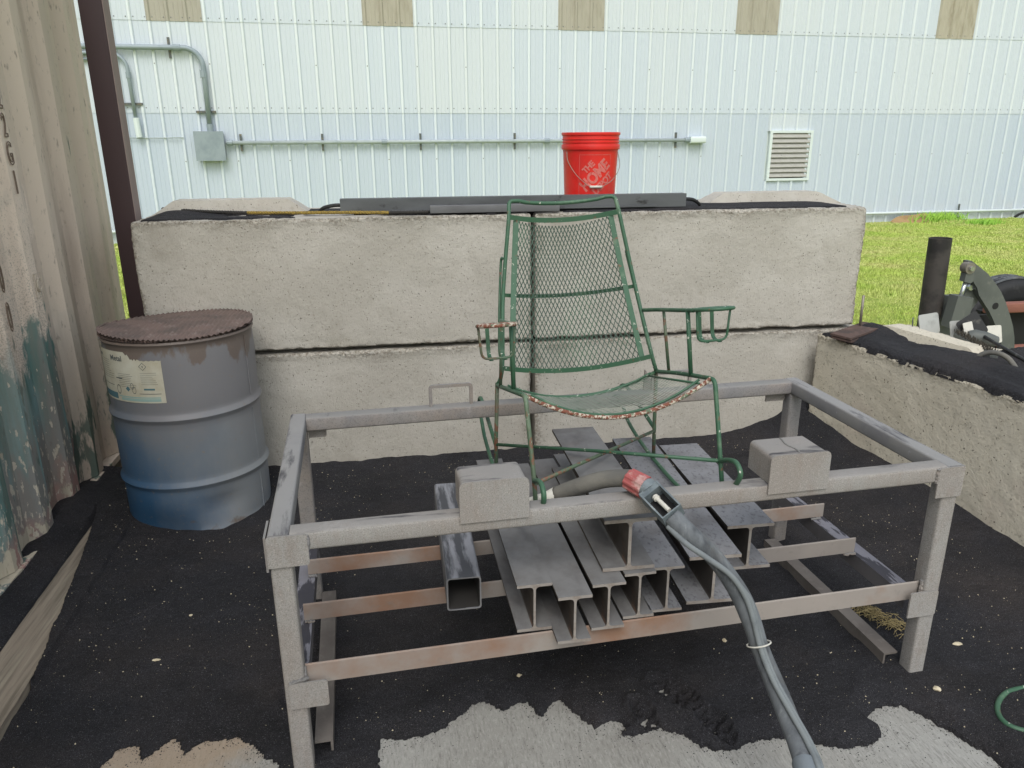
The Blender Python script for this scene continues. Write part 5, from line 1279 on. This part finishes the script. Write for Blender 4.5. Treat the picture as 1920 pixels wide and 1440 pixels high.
# caster base plates dumped in a heap
t = thing('caster', 'grey square caster base plate leaning on the block, just left of the pipe', 'caster', (1.93, -.22, .62), None, 'casters heaped behind the right block')
plate3((1.925, -.262, .673), (1, .05, .10), (-.10, .25, 1), .108, .100, .006, M_paleplate, 'base_plate', t)
plate3((1.885, -.20, .655), (.6, .8, 0), (0, .1, 1), .03, .07, .006, M_arm, 'fork', t, False)
t = thing('caster', 'pale caster base plate between the pipe and the black caster plate', 'caster', (2.02, -.30, .6), None, 'casters heaped behind the right block')
plate3((2.035, -.335, .652), (1, -.1, .05), (.30, .3, 1), .088, .098, .006, M_paleplate, 'base_plate', t)
t = thing('caster', 'black framed caster plate tilted in the middle of the caster heap', 'caster', (2.05, -.38, .64), None, 'casters heaped behind the right block')
plate3((2.058, -.385, .680), (1, .1, .55), (-.45, .35, .8), .120, .115, .005, M_blackplate, 'base_plate', t, True, M_paleplate)
plate3((2.026, -.402, .674), (1, .1, .15), (-.05, .3, 1), .052, .070, .003, M_offwhite, 'sticker', t, False)
MB().tube([(2.025, -.42, .640), (2.04, -.43, .646), (2.085, -.45, .640), (2.13, -.46, .625)], [.032, .034, .030, .026], 16).build('hub', M_arm, t, ang=40)
t = thing('caster', 'whitest caster base plate at the right of the heap, under the machine arm', 'caster', (2.15, -.38, .58), None, 'casters heaped behind the right block')
plate3((2.185, -.385, .640), (1, 0, .02), (-.08, .3, 1), .078, .084, .005, M_offwhite, 'base_plate', t)
# wire brush / long block
br = thing('scrub_brush', 'long worn dark brush with bristles lying along the far edge of the right block', 'brush', (1.93, -.55, .62))
ba, bb = Vector((1.975, -.395, .648)), Vector((1.885, -.735, .640)); dv = (bb - ba).normalized(); sv = Vector((-dv.y, dv.x, 0)).normalized()
if sv.x < 0: sv = -sv
k = MB()
for q in range(2): pass
k.prism(rr(.032, .024, .006), ba, bb, inner=None); k.build('back', M_arm, br, ang=40)
k = MB(); rg = random.Random(8)
for i in range(26):
    for j in range(4):
        p = ba.lerp(bb, (i + .5) / 26) + sv * (-.012 + j * .008); 
        q = p + Vector((rg.uniform(-.006, .006), rg.uniform(-.006, .006), .030)); k.tube([p + Vector((0, 0, .008)), q], [.0032, .0015], 4)
tag(k.build('bristles', M_bristle, br), kind='stuff')
rd = thing('thin_rod', 'long thin dark rod lying beside the brush and running out at the right edge', 'rod', (2.05, -.6, .62))
MB().tube([(2.10, -.34, .655), (2.02, -.60, .650), (1.93, -.92, .640), (1.86, -1.25, .635)], .0085, 8).build('bar', M_blackplate, rd, smooth=True)
t = thing('hose_end', 'short curved piece of grey hose sticking out of the sand on the right block', 'hose', (1.86, -.85, .62))
MB().tube(spline([(1.790, -.742, .625), (1.805, -.755, .660), (1.835, -.79, .676), (1.856, -.84, .664), (1.86, -.89, .630)], 6), .0105, 10).build('tube', M_hose_brown, t, smooth=True)

# machine attachment with curved arm
mc = thing('machine_attachment', 'grey steel attachment with a curved arm and hydraulic ram behind the right block', 'machine attachment', (2.6, .2, -.08))
def extr(P, y0, y1, m, name, parent=mc):
    n = len(P); k = MB(); k.v = [(x, y0, z) for x, z in P] + [(x, y1, z) for x, z in P]
    k.f = [tuple(range(n)), tuple(range(2 * n - 1, n - 1, -1))] + [(i, (i + 1) % n, n + (i + 1) % n, n + i) for i in range(n)]
    return k.build(name, m, parent)
arm = [(2.421, .905), (2.444, .905), (2.495, .873), (2.558, .831), (2.614, .78), (2.662, .728), (2.703, .669), (2.748, .591), (2.781, .526), (2.805, .46), (2.823, .381), (2.80, .20), (2.74, .20), (2.734, .398), (2.72, .442), (2.687, .504), (2.652, .561), (2.612, .618), (2.57, .665), (2.528, .713), (2.511, .75), (2.469, .801), (2.43, .81)]
a_ = extr(arm, .15, .185, M_arm, 'curved_arm')
MB().tube([(2.643, .1485, .648), (2.643, .1495, .648)], .019, 20).build('pin_hole', M_dark, mc)
extr([(2.395, .70), (2.47, .70), (2.47, .55), (2.44, .0), (2.33, .0), (2.35, .55)], .20, .26, M_arm, 'mast')
MB().tube([(2.405, .10, .872), (2.405, .146, .872)], .030, 20).build('pivot_washer', M_wire, mc, ang=30)
MB().tube([(2.405, .085, .872), (2.405, .099, .872)], .014, 6).build('pivot_bolt', M_chrome, mc, ang=30)
extr([(2.388, .845), (2.435, .845), (2.438, .80), (2.425, .79), (2.385, .80)], .105, .145, M_arm, 'clevis')
MB().tube([(2.410, .125, .80), (2.385, .12, .69)], .011, 12).build('ram_rod', M_chrome, mc, smooth=True)
extr([(2.352, .725), (2.402, .722), (2.41, .55), (2.33, .55)], .09, .16, M_arm, 'ram_body')
extr([(2.402, .715), (2.456, .709), (2.45, .57), (2.41, .55)], .10, .17, M_arm, 'ram_body')
extr(([(2.498, .78), (2.51, .79), (2.535, .788), (2.548, .76), (2.565, .672), (2.521, .60), (2.46, .56), (2.47, .70)]), .19, .215, M_arm, 'bracket_plate')
MB().tube([(2.49, .17, .752), (2.49, .188, .752)], .016, 10).build('bolt', M_chrome, mc, ang=30); MB().tube([(2.52, .16, .755), (2.52, .188, .755)], .020, 6).build('bolt', M_arm, mc, ang=30)
MB().prism(rr(.06, .06, .01), (2.78, .36, .585), (4.0, .36, .585)).build('cross_tube', M_rustred, mc, ang=40)
MB().prism(rr(.06, .06, .01), (2.80, .24, .355), (4.0, .24, .355)).build('cross_tube', M_rustred, mc, ang=40)
extr([(2.47, .56), (2.78, .56), (2.80, .10), (2.46, .10)], .30, .33, M_dark, 'back_panel')
MB().box(2.80, 3.9, .42, .46, .12, .555).build('back_panel', M_dark, mc)
for x in (2.36, 2.80, 3.9): MB().box(x, x + .05, .262, .298, -.10, .42).build('stand', M_arm, mc)

ty = thing('tyre', 'worn black tyre standing behind the rusty tube at the right edge', 'tyre', (3.18, .70, -.09))
pr_ = []
for i in range(24):
    a = 2 * PI * i / 24; pr_.append((.31 + .085 * math.cos(a) * (1 if math.cos(a) > 0 else 1.0), .095 * max(-1, min(1, math.sin(a) * 1.25))))
MT = Matrix.Translation((3.215, .70, .305)) @ Matrix.Rotation(PI / 2, 4, 'X') @ Matrix.Rotation(0, 4, 'Z')
k = MB(); k.lathe(pr_ + [pr_[0]], 60, M=MT); k.build('casing', M_black, ty, smooth=True)
for dz in (-.05, -.017, .017, .05):
    k = MB(); k.tube([MT @ Vector((.3975 * math.cos(2 * PI * i / 60), .3975 * math.sin(2 * PI * i / 60), dz)) for i in range(60)], .007, 4, closed=True); k.build('tread_rib', M_hose, ty)

# things at the foot of the building
t = on_bld('scrap_sheet', 'curled brown sheet lying in the grass against the foot of the building', 'scrap sheet', 10.7, -.28)
k = MB(); n = 14
for i in range(n + 1):
    u = i / n
    for j in range(5):
        v = j / 4; k.v.append(bl(10.35 + u * 1.0, -.29 + (.06 + .16 * math.sin(u * 2.4)) * v + .02 * math.sin(u * 9), -.22 - .30 * (1 - v) + .05 * math.sin(u * 7)))
for i in range(n):
    for j in range(4): k.f.append((i * 5 + j, i * 5 + j + 1, i * 5 + 6 + j, i * 5 + 5 + j))
k.build('sheet', M_brown, t)
t = on_bld('bent_strip', 'bent dark strip leaning at the foot of the building beside the brown sheet', 'strip', 12.0, -.28)
MB().tube([bl(11.6, -.10, -.25), bl(11.9, -.12, -.30), bl(12.15, -.26, -.35)], .02, 6).build('strip', M_galv_dark, t)
t = on_bld('rubbish', 'small dark heap of rubbish on the grass at the foot of the building, right edge', 'rubbish', 13.9, -.25)
k = MB(); k.tube(spline([bl(13.6, -.22, -.2), bl(13.75, -.12, -.25), bl(14.0, -.15, -.22), bl(14.3, -.22, -.25)], 4), [.03] * 13, 6); k.build('lump', M_black, t)

# ------------------------------------------------------------------ grass blades on the lawn
g = np.random.RandomState(21)
def blades(n, xr, yr, hgt, wid, name, m, label, tall=None, kill=None):
    x = g.uniform(*xr, n); y = yr[0] + (yr[1] - yr[0]) * g.rand(n) ** .8
    if kill is not None: kk = kill(x, y); x, y = x[kk], y[kk]
    kk = (fbm(x * 1.1 + 5, y * 1.1, 0, 3) > -.28) | (g.rand(len(x)) < .3); x, y = x[kk], y[kk]
    n = len(x); z = lawn_z(x, y)
    h = hgt * (.5 + g.rand(n)) * (1 + .5 * fbm(x * 1.3, y * 1.3)) 
    if tall is not None: h = h * tall(x, y)
    w = wid * (.6 + .8 * g.rand(n)) * np.clip(y / 3.0, .45, 3)
    a = g.uniform(0, PI, n); lx = g.normal(0, .35, n) * h; ly = g.normal(0, .35, n) * h
    dx, dy = np.cos(a) * w / 2, np.sin(a) * w / 2
    co = np.stack([np.stack([x - dx, y - dy, z - .005], -1), np.stack([x + dx, y + dy, z - .005], -1), np.stack([x + lx, y + ly, z + h], -1)], 1).reshape(-1, 3)
    fc = np.arange(3 * n).reshape(-1, 3)
    me = raw_mesh(name, co, fc); me.materials.append(m); o = bpy.data.objects.new(name, me); COL.objects.link(o)
    return tag(o, label, None, kind='stuff')
wall_y = lambda x: BY + .0443 * x - .1
def kr(x, y): return (y < wall_y(x)) & (x > .4 + y * .40) & ~((x < 2.7) & (y < .72)) & (x < 3.4 + y * 1.0)
def tallr(x, y): return 1 + 2.2 * np.exp(-((x - 11.6) / .6) ** 2 - ((y - 11.6) / .6) ** 2) + .9 * (fbm(x * .9 + 2, y * .9) > .22)
blades(420000, (.6, 17), (.80, 12.4), .019, .011, 'lawn_grass', M_grass, 'yellow green mown lawn grass right of the block wall', tallr, kr)
def kl(x, y): return (y < wall_y(x) - .05) & (x < -1.5 - y * .28) & (x > -2.8 - y * .42)
blades(60000, (-8, -1.9), (.80, 11.6), .030, .012, 'lawn_grass', M_grass, 'strip of lawn grass seen between the container and the post', None, kl)
def weed(label, s, off_, n, hh, sp, seed):
    rg = random.Random(seed); b = bl(s, 0, -off_); z = float(lawn_z(b.x, b.y)); k = MB()
    for i in range(n):
        x, y = b.x + rg.gauss(0, sp), b.y + rg.gauss(0, sp * .4); h = hh * rg.uniform(.5, 1.1); a = rg.uniform(0, PI); w = .014
        lx, ly = rg.gauss(0, .4) * h, rg.gauss(0, .3) * h
        k.add([(x - w * math.cos(a), y - w * math.sin(a), z), (x + w * math.cos(a), y + w * math.sin(a), z), (x + lx * .5, y + ly * .5, z + h * .7), (x + lx, y + ly, z + h)], [(0, 1, 2), (0, 2, 3)])
    o = k.build('weed_clump', M_weed); return tag(o, label, None, None, 'stuff')
weed('bright green weed clump growing against the brown sheet by the building', 11.45, .40, 420, .22, .26, 1)
weed('lower bright weed clump on the lawn in front of the other weeds', 11.9, 1.1, 300, .13, .24, 2)
